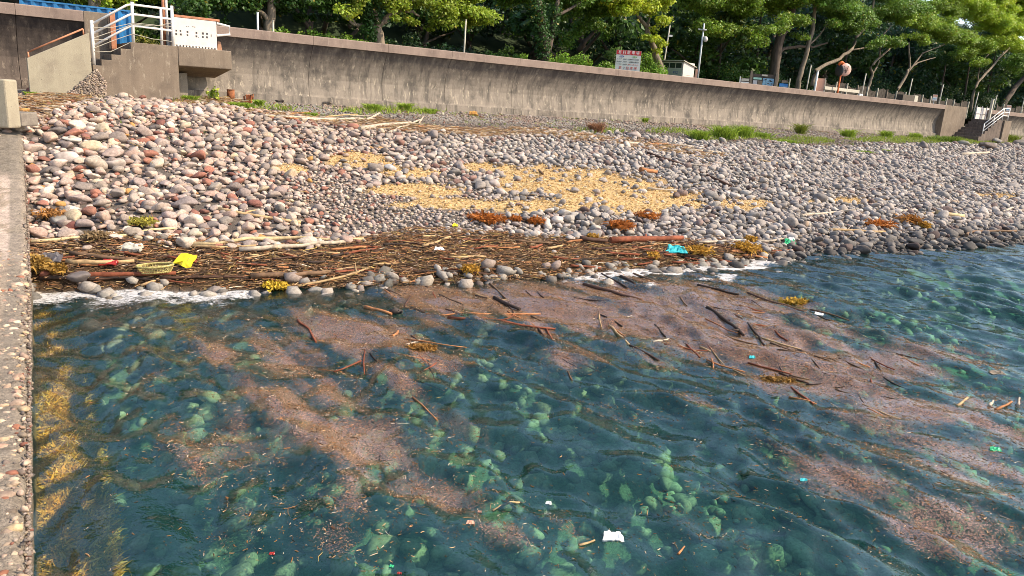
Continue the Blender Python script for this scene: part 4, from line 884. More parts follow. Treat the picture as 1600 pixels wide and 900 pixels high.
# ------------------------------------------------------------------ trees and plants
GREENS = np.array([(.045, .10, .012), (.065, .13, .018), (.10, .175, .02), (.15, .22, .025), (.03, .07, .012)])
def leaf_mesh(name, clumps, size, dens, tone, seed, flat=.75):
    """clumps: rows x y z rx ry rz; one small folded leaf per sample, most of them near the clump's skin"""
    r = np.random.default_rng(seed); cl = np.array(clumps, float); vol = (cl[:, 3]*cl[:, 4]+cl[:, 4]*cl[:, 5]+cl[:, 3]*cl[:, 5])/3
    n = np.maximum(12, (dens*vol)).astype(int); ix = np.repeat(np.arange(len(cl)), n); N = len(ix)
    d = r.normal(size=(N, 3)); d /= np.linalg.norm(d, axis=1)[:, None]; rad = r.random(N)**.4; rad *= .72+.56*vnoise(d[:, 0]*2.3+ix*3.1+9, d[:, 1]*2.3+d[:, 2]*1.7+9)
    P = cl[ix, :3]+d*rad[:, None]*cl[ix, 3:6]
    nrm = d*np.array([.6, .6, .6])+np.array([0, 0, .55])+r.normal(0, .55, (N, 3)); nrm /= np.linalg.norm(nrm, axis=1)[:, None]
    t = np.cross(nrm, r.normal(size=(N, 3))); t /= np.linalg.norm(t, axis=1)[:, None]; b = np.cross(nrm, t)
    L_ = size*r.uniform(.6, 1.35, N)[:, None]; W_ = L_*r.uniform(.28, .42, N)[:, None]
    V = np.stack([P-t*L_*.5, P+b*W_-nrm*W_*.25, P+t*L_*.5, P-b*W_-nrm*W_*.25], 1).reshape(-1, 3)
    tn = np.clip(np.array(tone)[None]*1.0+0, 0, 1); ci = r.normal(0, .16, len(cl))
    g = np.array(tone)[None]*1.5*(1+ci[ix][:, None])*r.uniform(.7, 1.35, (N, 1))*(1+r.normal(0, .06, (N, 3)))
    yel = r.random(N) < .02; g[yel] = (.30, .26, .03)
    a = np.arange(N)*4
    return np_mesh(name, V, [np.stack([a, a+1, a+2], 1), np.stack([a, a+2, a+3], 1)], np.repeat(np.clip(g, .004, .6), 4, 0), smooth=False)
def crown_clumps(r, R, H, n, base=0.0, flat=.6, cs=(.55, 1.0)):
    out = []
    for i in range(n):
        a = r.uniform(0, 6.28); q = r.random()**.55; z = base+H*(.15+.85*r.random()*(1-.45*q*q)); s = r.uniform(*cs)*R*.32
        out.append((q*R*math.cos(a), q*R*math.sin(a), z, s, s, s*flat))
    return out
def limb(mb, a, b, r0, r1, bend=.25, n=6, sides=9):
    a, b = np.array(a, float), np.array(b, float); k = np.array([random.uniform(-1, 1), random.uniform(-1, 1), random.uniform(-.2, .6)])*bend*np.linalg.norm(b-a)*.4
    pts = [a+(b-a)*t+k*math.sin(math.pi*t)+np.array([random.gauss(0, .02), random.gauss(0, .02), 0])*np.linalg.norm(b-a)*.4 for t in np.linspace(0, 1, n)]
    mb.tube(pts, [r0+(r1-r0)*t for t in np.linspace(0, 1, n)], sides, jitter=.15); return pts
# forest trees: a few kinds, copied over the hill
rs = np.random.default_rng(3); KINDS = []
for kx, (R, H, tone, lab) in enumerate([(3.4, 5.5, (.036, .075, .016), 0), (3.0, 6.5, (.026, .058, .020), 0), (3.8, 5.0, (.052, .095, .016), 0), (3.2, 5.8, (.022, .050, .022), 0)]):
    cm = leaf_mesh('crown', crown_clumps(rs, R, H, 46, 1.6, .7), .30, 165, tone, 40+kx); tm = MB(); limb(tm, (0, 0, -1), (.3, .2, H*.75), .22, .08)
    for q in range(4):
        a = q*1.6+random.random(); limb(tm, (0, 0, 1+.5*q), (R*.7*math.cos(a), R*.7*math.sin(a), 2.5+H*.15*q), .11, .03)
    t0 = tag(empty('forest_tree', (0, 0, 0)), 'round leafy evergreen tree on the dark wooded hillside behind the wall', 'tree', 'trees on the wooded hillside')
    co = put('crown', cm, MAT['leaf'], t0); to = tm.build('trunk', MAT['bark_dark'], t0, smooth=True); KINDS.append((t0, co, to, [0]))
def plant_tree(kind, x, y, z, sc_):
    t0, co, to, used = KINDS[kind]
    if used[0]:
        r_ = t0.copy(); col.objects.link(r_)
        for c_ in (co, to): d_ = c_.copy(); col.objects.link(d_); d_.parent = r_
    else: r_ = t0; used[0] = 1
    r_.location = (x, y, z); r_.rotation_euler = (random.gauss(0, .05), random.gauss(0, .05), random.uniform(0, 6.28)); r_.scale = (sc_, sc_, sc_*random.uniform(.9, 1.15)); return r_
cnt = 0
for d in np.arange(20, 82, 5.6):
    for s in np.arange(-70, 150, 6.2):
        ss = s+random.uniform(-2.2, 2.2); dd = d+random.uniform(-2, 2); p = wall(ss, -dd, float(hillz(np.array(ss), np.array(dd)))-.6)
        q = project(p+np.array([0, 0, 4])); 
        if -150 < q[0] < 1760 and p[1] > 5 and (q[1] > -420):
            k = random.choice([0, 0, 1, 2, 3, 3]); plant_tree(k, *p, random.uniform(.85, 1.35)); cnt += 1
print('forest', cnt)
for t0, co, to, used in KINDS:
    if not used[0]: plant_tree(KINDS.index((t0, co, to, used)), *wall(20, -50, float(hillz(np.array(20.), np.array(50.)))), 1)

def big_tree(name, base, limbs, clumps, bark, tone, label, size=.17, dens=640, ivy=None, seed=1, cat='tree', o=-4.0, group=None):
    """base (px, o); limbs: list of (polyline of (px, py[, o]), r0, r1); clumps: (px, py, rpx, [flat], [o])"""
    s0 = at_back(base, o, LANDZ-.1); root = tag(empty(name, s0), label, cat, group); tm = MB(); k = sc(s0)
    def W3(px, py, oo=None):
        oo = o if oo is None else oo; s, z = on_wall(px, py, oo); return wall(s, oo, z)-s0
    for pts, r0, r1 in limbs:
        q = [W3(*p) for p in pts]; n = len(q)
        if pts[0] == 'b': pass
        fine = [q[0]]
        for a, b in zip(q[:-1], q[1:]):
            for t in (.33, .66, 1): fine.append(a+(b-a)*t+rng.normal(0, .025, 3)*(t < 1))
        tm.tube(fine, list(np.linspace(r0, r1, len(fine))), 10, jitter=.16)
    if limbs: tm.build('trunk', MAT[bark], root, smooth=True)
    cl = []; r = np.random.default_rng(seed+500)
    for c_ in clumps:
        px, py, rp_ = c_[:3]; fl = c_[3] if len(c_) > 3 else .6; oo = c_[4] if len(c_) > 4 else o; P = W3(px, py, oo+.7); R = rp_*k*1.42; n = max(2, int((R/.34)**1.8))
        for i in range(n):
            d = r.normal(size=3); d /= np.linalg.norm(d); q = r.random()**.5; s = min(R, r.uniform(.38, .75)*min(1, R/1.0)+.12); cl.append((P[0]+d[0]*q*R, P[1]+d[1]*q*R*1.1, P[2]+d[2]*q*R*fl, s, s, s*.6))
    me = leaf_mesh('crown', cl, size, dens, tone, seed); put('crown', me, MAT['leaf'], root)
    if ivy:
        ic = [(*(W3(a, b)+np.array([-.05, -.15, 0])), w*k*1.45, w*k*1.45, w*k*1.5) for a, b, w in ivy]
        put('ivy', leaf_mesh('ivy', ic, .15, 1100, (.035, .085, .018), seed+9), MAT['leaf'], root)
    return root
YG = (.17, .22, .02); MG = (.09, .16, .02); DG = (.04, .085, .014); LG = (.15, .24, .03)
def strip(pts, r, n, fl=.5, o=-5, jit=5):
    out = []; pts = np.array(pts, float); seg = np.linspace(0, len(pts)-1, n)
    for t in seg:
        i = min(int(t), len(pts)-2); p = pts[i]+(pts[i+1]-pts[i])*(t-i); out.append((p[0]+random.uniform(-jit, jit), p[1]+random.uniform(-jit, jit)*.6, r*random.uniform(.7, 1.2), fl, o+random.uniform(-.8, .8)))
    return out
big_tree('leafy_tree', 150, [([(150, 60), (149, 12), (146, -30), (150, -70)], .30, .2), ([(149, 10), (175, -12), (210, -30)], .14, .06)], strip([(60, -40), (150, -70), (260, -40)], 30, 9, o=-6)+strip([(168, 3), (200, 0), (240, -5)], 11, 6, o=-6)+[(125, -2, 12, .6, -6)],
         'bark_pale', YG, 'tree with a thick trunk behind the blue fence at the far left', seed=2, o=-5)
big_tree('leafy_tree', 422, [([(420, 70), (420, 40), (424, 15), (423, -25)], .26, .16), ([(421, 35), (411, 22), (400, 14), (385, 4)], .13, .05), ([(424, 5), (450, -10), (480, -20)], .12, .05)],
         strip([(310, 4), (360, -2), (430, 4), (480, 2), (530, 10)], 16, 16, o=-4)+strip([(300, -30), (420, -40), (540, -20)], 34, 9, o=-5)+strip([(440, 14), (480, 26), (540, 28), (560, 20)], 11, 9, o=-5.5), 'bark_pale', DG,
         'dark spreading tree with a pale forked trunk right of the white flood board', seed=3, o=-3.5)
big_tree('leafy_tree', 590, [([(592, 90), (591, 60), (586, 35), (578, 10), (575, -30)], .34, .22), ([(590, 45), (604, 28), (622, 16), (640, 18), (655, 25)], .15, .05), ([(600, 30), (628, 8), (655, -4)], .11, .04), ([(555, 40), (540, 22), (522, 12), (515, -5)], .07, .04), ([(560, 42), (548, 28), (530, 8), (522, -10)], .06, .03), ([(578, 40), (552, 38), (545, 30)], .09, .05)],
         strip([(600, 6), (640, 3), (690, 12), (730, 14), (745, 28)], 15, 18, o=-4)+strip([(620, 28), (660, 36), (700, 30), (735, 40)], 9, 9, o=-4)+strip([(560, -30), (640, -35), (720, -20)], 32, 9, o=-5)+strip([(545, 12), (565, -4)], 12, 5, o=-3), 'bark_pale', YG,
         'tree with an ivy-clad trunk and yellow-green spreading branches left of the thin pole', seed=4, o=-3.5, ivy=[(580, 56, 9), (577, 46, 11), (582, 36, 10), (578, 26, 11), (576, 14, 12), (574, 2, 12), (576, -10, 11)])
big_tree('leafy_tree', 850, [([(852, 120), (851, 80), (846, 45), (842, 15), (838, -25)], .34, .2), ([(856, 80), (862, 55), (866, 30), (872, 0)], .2, .12), ([(868, 25), (900, 8), (930, -10)], .1, .05)],
         strip([(800, -8), (850, -20), (920, -8), (950, 4)], 24, 12, o=-5)+strip([(880, 18), (920, 10), (950, 14)], 14, 8, o=-6)+[(905, 38, 16, .7, -7), (930, 30, 15, .7, -7), (885, 60, 14, .7, -7), (945, 50, 14, .7, -8)], 'bark_dark', MG,
         'tall twin-stemmed tree wrapped in ivy left of the parking notice', seed=5, o=-3.5, ivy=[(851, 84, 9), (849, 70, 10), (848, 56, 10), (846, 42, 10), (843, 26, 10), (841, 10, 10), (864, 50, 7), (867, 34, 7), (869, 16, 8)])
big_tree('leafy_tree', 1033, [([(1036, 135), (1033, 110), (1027, 92), (1020, 72), (1012, 52), (1011, 38)], .27, .16), ([(1012, 42), (1002, 32), (996, 24)], .14, .09), ([(1011, 40), (1015, 28), (1014, 16)], .09, .05), ([(996, 24), (985, 8)], .08, .04), ([(1014, 18), (1022, 2)], .06, .03)],
         strip([(985, 8), (1000, -4), (1030, 0)], 13, 10, o=-4)+strip([(975, 14), (985, 2)], 10, 4, o=-4)+[(1026, 18, 9), (1031, 30, 10), (1028, 42, 9), (1020, 60, 8), (1028, 66, 9), (1012, 64, 7), (1022, 76, 7), (1000, 10, 12), (1014, 4, 10), (1035, 8, 9), (970, -6, 14), (1040, -8, 14)], 'bark_pale', (.28, .34, .02),
         'sunlit tree with a leaning pale trunk and yellow-green leaves right of the parking notice', seed=6, o=-3.2, dens=700)
# right-hand wood edge
big_tree('leafy_tree', 1213, [([(1205, 150), (1210, 110), (1214, 80), (1222, 48), (1236, 20), (1240, -15)], .42, .3), ([(1214, 86), (1225, 76), (1250, 72), (1270, 74), (1293, 67)], .17, .06), ([(1220, 60), (1240, 40), (1262, 22)], .12, .05)],
         [(1238, 28, 13, .6, -4), (1250, 34, 10, .6, -4), (1212, 40, 12, .6, -4), (1190, 46, 11, .6, -4), (1185, 70, 9, .6, -3.5), (1178, 58, 8, .6, -4), (1250, 55, 9, .5, -5)]+strip([(1100, 40), (1140, 48), (1180, 44)], 11, 7, o=-6)+strip([(1090, -10), (1180, -16), (1260, -10)], 28, 11, o=-6)+strip([(1150, 10), (1200, 12)], 16, 5, o=-7), 'bark_dark', (.13, .20, .02),
         'broad dark-trunked tree with bright tufts behind the information board', seed=7, o=-5)
big_tree('leafy_tree', 1250, [([(1246, 150), (1248, 125), (1257, 95), (1263, 70), (1270, 45), (1273, 15), (1275, -20)], .22, .12), ([(1264, 70), (1280, 55), (1295, 35)], .08, .04)],
         strip([(1280, 5), (1310, 12), (1335, 18), (1345, 32)], 15, 14, o=-4)+strip([(1300, 36), (1325, 42), (1345, 40)], 11, 8, o=-4)+strip([(1270, -20), (1330, -20)], 26, 6, o=-5), 'bark_pale', MG, 'slender tree with a wavy stem behind the salmon panel', seed=8, o=-4)
big_tree('leafy_tree', 1275, [([(1268, 135), (1275, 110), (1292, 100), (1312, 92), (1332, 76), (1338, 58), (1352, 44), (1364, 18), (1366, -5)], .16, .09), ([(1332, 78), (1360, 74), (1395, 60)], .07, .03)],
         strip([(1362, 70), (1390, 62), (1405, 70)], 10, 8, o=-4)+strip([(1375, 20), (1410, 8), (1440, 16)], 15, 12, o=-5)+strip([(1360, -20), (1420, -20)], 26, 6, o=-6), 'bark_pale', MG, 'tree with a low stem leaning far to the right behind the mirror', seed=9, o=-4)
big_tree('leafy_tree', 1356, [([(1352, 150), (1357, 135), (1363, 118), (1360, 105), (1372, 92), (1388, 78), (1402, 66)], .15, .07), ([(1363, 118), (1370, 105), (1374, 94)], .09, .05), ([(1374, 92), (1376, 60), (1392, 40)], .08, .04)],
         strip([(1410, 30), (1440, 36), (1470, 40), (1480, 52)], 12, 14, o=-5)+strip([(1415, 60), (1440, 54), (1450, 66)], 8, 6, o=-5), 'bark_pale', (.15, .22, .02), 'forked leaning tree left of the concrete block behind the wall', seed=10, o=-4.5)
big_tree('leafy_tree', 1402, [([(1400, 155), (1404, 138), (1416, 118), (1421, 105), (1420, 66)], .17, .08), ([(1418, 114), (1430, 98), (1442, 82)], .1, .05), ([(1425, 104), (1440, 96), (1462, 90)], .07, .03), ([(1440, 84), (1470, 72), (1490, 60)], .06, .03)],
         strip([(1465, 50), (1495, 56), (1520, 62), (1545, 76)], 12, 15, o=-5)+strip([(1500, 84), (1525, 92), (1532, 102)], 9, 8, o=-5)+strip([(1440, 20), (1470, 10), (1500, 20)], 15, 9, o=-6), 'bark_pale', (.14, .21, .02), 'spreading tree with a forked mossy stem right of the concrete block', seed=11, o=-4.5)
big_tree('leafy_tree', 1518, [([(1516, 175), (1520, 150), (1528, 128), (1545, 110), (1570, 82), (1590, 60)], .17, .08), ([(1528, 128), (1530, 100), (1545, 85)], .08, .04)],
         strip([(1480, -5), (1510, 12), (1545, 32), (1575, 40), (1600, 50)], 15, 22, o=-6)+strip([(1530, 2), (1580, 18), (1620, 30)], 17, 14, o=-7)+strip([(1560, 60), (1590, 70), (1610, 80)], 13, 10, o=-6)+strip([(1480, -25), (1560, -20), (1640, 0)], 24, 12, o=-7), 'bark_pale', (.24, .33, .025), 'tall tree with layered bright green foliage at the upper right corner', seed=12, o=-5, dens=700)
big_tree('leafy_tree', 1572, [([(1562, 180), (1570, 160), (1585, 138), (1604, 118), (1640, 96)], .34, .2)], strip([(1590, 100), (1630, 92), (1660, 80)], 18, 8, o=-6)+strip([(1600, 120), (1640, 125)], 16, 5, o=-8), 'bark_dark', MG, 'thick dark leaning tree at the right edge beyond the stairs', seed=13, o=-6)
for i, (a, b, c2, d2) in enumerate([(1536, 150, 1560, 60), (1120, 120, 1128, 10), (1310, 130, 1330, 40), (1462, 150, 1480, 90), (1175, 130, 1190, 0), (1500, 160, 1516, 90)]):
    big_tree('understory_tree', a, [([(a, b+30), ((a+c2)/2+3, (b+d2)/2), (c2, d2)], .12, .06)], [(c2, d2-6, 16, .6, -8), (c2+18, d2+2, 13, .6, -9), (c2-16, d2+4, 13, .6, -9)], 'bark_dark', DG, 'thin shaded tree stem standing deep inside the dark wood', seed=30+i, o=-8, group='thin stems in the dark wood', dens=420)
# canopy further back that shades the floor of the wood on the right
for i, (a, b) in enumerate([(300, -11), (500, -12), (1090, -10), (1190, -12), (1290, -11), (1390, -12), (1490, -11), (1590, -12), (1690, -11), (1140, -15), (1240, -15.5), (1340, -15), (1440, -15.5), (1540, -15), (1640, -15), (960, -14), (900, -11.5), (1750, -13), (60, -11), (1560, -11), (1530, -14), (1620, -18), (1700, -17), (1780, -18), (1860, -16), (1560, -19)]):
    p = at_back(a, b, LANDZ-.3); plant_tree([0, 1, 2, 3][i % 4], *p, random.uniform(1.25, 1.55))
# bushes
def bush(px, py, rp_, o, tone, label, seed, size=.13, n=None, base=None, ground_z=LANDZ, wide=1.6, dens=900, name='bush', group=None):
    s, z = on_wall(px, py, o); p = wall(s, o, ground_z); k = sc(p); R = rp_*k*1.3; r = np.random.default_rng(seed); root = tag(empty(name, p), label, 'bush', group); cl = []
    for i in range(n or 16):
        a = r.uniform(0, 6.28); q = r.random()**.5; zz_ = max(.15, (z-ground_z))*(.15+.85*r.random())*(1-.3*q); sz = R*r.uniform(.4, .7); cl.append((q*R*wide*math.cos(a), q*R*.8*math.sin(a), zz_, sz, sz, sz*.75))
    put('foliage', leaf_mesh('foliage', cl, size, dens, tone, seed), MAT['leaf'], root); st_ = MB()
    for i in range(6):
        a = i*1.05; limb(st_, (0, 0, 0), (R*.7*math.cos(a), R*.5*math.sin(a), max(.3, (z-ground_z)*.7)), .03, .01, sides=5, n=4)
    st_.build('stems', MAT['bark_dark'], root); return root
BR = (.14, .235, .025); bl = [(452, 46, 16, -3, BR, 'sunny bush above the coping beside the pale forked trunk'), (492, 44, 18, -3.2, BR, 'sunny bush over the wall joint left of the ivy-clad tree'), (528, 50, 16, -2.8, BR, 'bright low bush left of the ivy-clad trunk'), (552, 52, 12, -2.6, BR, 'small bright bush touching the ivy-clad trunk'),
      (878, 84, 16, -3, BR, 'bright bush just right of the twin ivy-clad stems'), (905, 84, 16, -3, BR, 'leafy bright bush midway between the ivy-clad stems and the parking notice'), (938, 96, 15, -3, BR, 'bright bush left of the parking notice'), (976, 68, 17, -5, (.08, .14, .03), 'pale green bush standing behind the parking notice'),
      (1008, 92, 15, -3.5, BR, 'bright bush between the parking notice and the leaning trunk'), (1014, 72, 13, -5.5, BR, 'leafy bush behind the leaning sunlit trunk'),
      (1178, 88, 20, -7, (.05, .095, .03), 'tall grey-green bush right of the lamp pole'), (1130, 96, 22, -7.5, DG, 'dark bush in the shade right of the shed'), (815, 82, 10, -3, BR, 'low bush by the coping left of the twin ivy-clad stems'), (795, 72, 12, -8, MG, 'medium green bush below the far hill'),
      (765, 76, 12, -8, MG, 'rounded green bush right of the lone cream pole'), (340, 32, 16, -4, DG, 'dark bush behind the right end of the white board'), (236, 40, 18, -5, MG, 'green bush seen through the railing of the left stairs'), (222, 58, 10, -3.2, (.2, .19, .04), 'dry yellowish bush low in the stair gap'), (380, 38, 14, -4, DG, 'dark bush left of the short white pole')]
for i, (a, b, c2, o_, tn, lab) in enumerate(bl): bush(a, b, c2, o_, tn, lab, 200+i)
sh = None
for i, px_ in enumerate(list(range(1100, 1660, 26))+[640, 670, 700, 300, 270]):  # leaf tone itself darkened to carry the deep shade under the trees
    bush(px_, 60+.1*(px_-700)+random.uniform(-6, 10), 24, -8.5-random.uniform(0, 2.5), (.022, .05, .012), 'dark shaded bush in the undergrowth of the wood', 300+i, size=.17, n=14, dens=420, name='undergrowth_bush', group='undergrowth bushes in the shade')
# beach side weeds
def weed(px, py, wpx, hpx, tone, label, seed, n=260, name='weed_clump', leafy=False, group=None):
    p = on_ground(px, py); k = sc(p); R = wpx*k/2; H = hpx*k; r = np.random.default_rng(seed); root_z = p[2]-.02
    if leafy:
        root = tag(empty(name, (p[0], p[1], root_z)), label, 'plant', group); cl = [(r.uniform(-1, 1)*R, r.uniform(-.5, .5)*R, r.uniform(.2, 1)*H, R*.35, R*.35, H*.25) for _ in range(14)]
        put('foliage', leaf_mesh('foliage', cl, .12, 420, tone, seed), MAT['leaf'], root); mb = MB()
        for i in range(7): mb.tube([(0, 0, 0), (cl[i][0], cl[i][1], cl[i][2])], [.02, .008], 5)
        mb.build('stems', MAT['bark_pale'], root); return root
    b = np.stack([np.clip(r.normal(0, .45, n), -1, 1)*R, r.normal(0, .3, n)*R, np.zeros(n)], 1); d = np.stack([r.normal(0, .35, n), r.normal(0, .35, n), np.ones(n)], 1)*(H*r.uniform(.4, 1.1, n))[:, None]
    w = np.cross(d, r.normal(size=(n, 3))); w = w/np.linalg.norm(w, axis=1)[:, None]*r.uniform(.010, .022, n)[:, None]; m_ = b+d*.6; d *= 1.0; tip = b+d+np.stack([d[:, 0], d[:, 1], -.25*d[:, 2]], 1)*.5
    V = np.stack([b-w*.6, b+w*.6, m_+w, m_-w, tip], 1).reshape(-1, 3); a = np.arange(n)*5; cc = np.array(tone)*r.uniform(.6, 1.4, (n, 1))
    me = np_mesh(name, V, [np.stack([a, a+1, a+2, a+3], 1), np.stack([a+3, a+2, a+4], 1)], np.repeat(cc, 5, 0), smooth=False)
    return tag(put(name, me, MAT['blades'], loc=(p[0], p[1], root_z)), label, 'plant', group)
GT = (.27, .37, .04)
for i, (a, b, w, h, tn, lab, lf_) in enumerate([(120, 143, 26, 9, GT, 'green weed patch at the foot of the pale flank wall', 0), (152, 147, 34, 7, (.16, .2, .03), 'low yellowish weeds at the foot of the left stairs', 0), (48, 148, 14, 6, GT, 'small weed tuft at the left foot of the flank wall', 0),
        (333, 158, 14, 16, GT, 'upright green weed by the wall just left of the rusty pipe stub', 1), (296, 158, 24, 9, GT, 'grassy weeds right of the stair block corner', 0), (375, 166, 40, 7, GT, 'grass strip in front of the rusty pipe stub', 0), (404, 163, 12, 8, GT, 'grass tuft right of the orange rusted fitting', 0), (487, 182, 20, 7, GT, 'grass tuft beside the upper driftwood', 0),
        (583, 171, 24, 9, GT, 'green tuft at the wall foot above the upper driftwood', 0), (634, 171, 18, 10, GT, 'taller green tuft at the wall foot', 0), (670, 175, 20, 6, GT, 'low tuft at the wall foot right of the taller one', 0), (931, 206, 18, 14, (.30, .15, .08), 'dry reddish brown weed below the wall', 0), (1008, 189, 8, 6, GT, 'tiny tuft at the wall foot below the leaning tree', 0),
        (1092, 216, 26, 12, GT, 'bright green weed patch at the upper edge of the cobbles', 0), (1130, 214, 34, 16, GT, 'tall bright green weed patch below the wall', 0), (1160, 212, 26, 15, GT, 'bushy green weeds right of the tall patch', 0), (1190, 214, 26, 8, GT, 'thin green weeds right of the bushy ones', 0), (1250, 207, 14, 13, (.2, .24, .03), 'yellow-green weed at the wall joint', 0), (1325, 212, 22, 10, GT, 'weed tuft under the second joint of the curved wall', 0), (1384, 213, 18, 9, GT, 'weed tuft below the slim pole on the wall', 0), (1430, 214, 20, 7, GT, 'weed tuft before the right stairs', 0),
        (1478, 221, 46, 9, (.17, .25, .03), 'long weedy patch in front of the right stairs', 0), (1561, 214, 22, 26, (.13, .22, .025), 'tall leafy green shrub at the side of the right stairs', 1), (1530, 216, 22, 12, (.15, .23, .025), 'leafy weeds under the right stair railing', 1), (1594, 212, 16, 30, (.13, .21, .025), 'leafy creeper at the right edge beside the far wall', 1), (1578, 220, 30, 10, (.2, .25, .03), 'yellow-green weeds above the boulder row', 0), (1350, 239, 26, 5, GT, 'low green tuft among the far cobbles', 0), (1230, 222, 30, 5, GT, 'flat weedy strip among the gravel', 0), (1384, 236, 12, 4, GT, 'tiny bright green tuft among the far cobbles', 0)]):
    weed(a, b+2, w, h*1.45, tn, lab, 400+i, leafy=bool(lf_), n=int(120+16*w), name='leafy_weed' if lf_ else 'weed_clump')
# scattered grass on the gravel strip: nobody could count it
N = 5200; s = rng.uniform(-33, 75, N); o = rng.uniform(.2, 8, N); x = O3[0]+E3[0]*s+N3[0]*o; y = O3[1]+E3[1]*s+N3[1]*o; keep = fbm(x*.5+3, y*.5, 4) > .56; x, y = x[keep], y[keep]
m5 = 5; x = np.repeat(x, m5)+rng.normal(0, .05, len(x)*m5); y = np.repeat(y, m5)+rng.normal(0, .05, len(y)*m5); z = ground(x, y); n = len(x); b = np.stack([x, y, z], 1); d = np.stack([rng.normal(0, .05, n), rng.normal(0, .05, n), rng.uniform(.03, .13, n)], 1); w = np.cross(d, rng.normal(size=(n, 3))); w = w/np.linalg.norm(w, axis=1)[:, None]*.010
V = np.stack([b-w, b+w, b+d], 1).reshape(-1, 3); tag(put('gravel_grass', np_mesh('gravel_grass', V, [np.arange(3*n).reshape(-1, 3)], np.repeat(np.array(GT)*rng.uniform(.6, 1.3, (n, 1)), 3, 0), smooth=False), MAT['blades']), 'sparse low green grass on the gravel strip below the wall', 'grass', kind='stuff')
GS = [(1130,214,90,9),(1250,220,70,6),(1400,219,110,6),(1500,222,90,8),(1590,218,40,10),(300,159,40,7),(420,170,60,6),(600,175,120,6),(120,148,70,5),(940,206,60,6),(1050,206,60,5)]
N = 150000; s = rng.uniform(-33, 75, N); o = rng.uniform(.1, 12, N); x = O3[0]+E3[0]*s+N3[0]*o; y = O3[1]+E3[1]*s+N3[1]*o; z = beach0(x, y)[0]; px, py, _ = project(np.stack([x, y, z], -1)); keep = (bump2(px, py, GS)*(.4+1.2*fbm(x*.9, y*.9, 4)) > .60) & (rng.random(N) < .8); x, y, z = x[keep], y[keep], ground(x[keep], y[keep]); n = len(x)
b = np.stack([x, y, z], 1); d = np.stack([rng.normal(0, .09, n), rng.normal(0, .09, n), rng.uniform(.06, .30, n)*(.4+.9*fbm(x*.7, y*.7, 3))], 1); w = np.cross(d, rng.normal(size=(n, 3))); w = w/np.linalg.norm(w, axis=1)[:, None]*.020
V = np.stack([b-w, b+w, b+d], 1).reshape(-1, 3); tag(put('weed_strip', np_mesh('weed_strip', V, [np.arange(3*n).reshape(-1, 3)], np.repeat(np.array([.30, .38, .05])*rng.uniform(.5, 1.3, (n, 1)), 3, 0), smooth=False), MAT['blades']), 'patchy bright green ground cover between gravel and cobbles', 'ground cover', kind='stuff'); print('weedstrip', n)
# ------------------------------------------------------------------ driftwood, litter and floating things
def on_sea(px, py, lift=0.0):
    p = on_level(px, py, .03); z = float(wave(np.array([p[0]]), np.array([p[1]]))[0]); return np.array([p[0], p[1], z+lift])
WOODC = dict(pale=(.55, .44, .33), tan=(.52, .34, .17), bam=(.62, .46, .25), grey=(.34, .28, .23), brown=(.20, .115, .065), dark=(.055, .035, .026), red=(.26, .075, .035), orange=(.48, .20, .08), wet=(.10, .05, .032))
def stick(pts, w, cn, label, name='driftwood_stick', cat='driftwood', group=None, where='g', bend=.35, knots=False, branches=0, lift=None, sides=8):
    f = on_sea if where == 's' else on_ground; P = []
    for a, b in zip(pts[:-1], pts[1:]):
        for t in np.linspace(0, 1, 4)[:-1]: P.append((a[0]+(b[0]-a[0])*t, a[1]+(b[1]-a[1])*t))
    P.append(pts[-1]); Q = np.array([f(*p) for p in P]); d = project(Q.mean(0))[2]; r = w/2/F*d; r = max(r, .012)
    if where == 'g':                                          # a stiff stick rests on its highest supports
        n = len(Q); t = np.linspace(0, 1, n); c = np.polyfit(t, Q[:, 2], 1); fit = np.polyval(c, t); Q[:, 2] = fit+max(0, np.max(Q[:, 2]-fit))*.4+(r*.8 if lift is None else lift)+.05
    else: Q[:, 2] = Q[:, 2]*.6+r*.25
    L_ = np.linalg.norm(Q[-1]-Q[0]); n = len(Q); wob = rng.normal(0, 1, (n, 3))*[1, 1, .4]*min(.03*L_, .06)*bend; wob[0] = wob[-1] = 0; Q = Q+wob
    o0 = Q.mean(0); radii = r*np.linspace(1.1, .75, n)*rng.uniform(.88, 1.12, n)
    if knots: radii[::3] *= 1.25
    mb = MB().tube(Q-o0, list(radii), sides, jitter=.2)
    q = mb.build(name, MAT['wood_single'], None, o0, smooth=True); q.color = (*np.array(WOODC[cn])*random.uniform(.85, 1.15), 1)
    tag(q, label, cat, group)
    for b in range(branches):
        i = random.randint(1, n-2); dr = (Q[i+1]-Q[i]); dr /= np.linalg.norm(dr)+1e-6; sd = np.cross(dr, [0, 0, 1])*random.choice([-1, 1]); e = Q[i]-o0+(dr*.6+sd*.8+np.array([0, 0, .25]))*L_*random.uniform(.1, .22)
        br_ = MB().tube([Q[i]-o0, (Q[i]-o0+e)/2+rng.normal(0, .01, 3), e], [r*.6, r*.5, r*.25], 6, jitter=.2).build('branch', MAT['wood_single'], q, smooth=True); br_.color = q.color
    return q
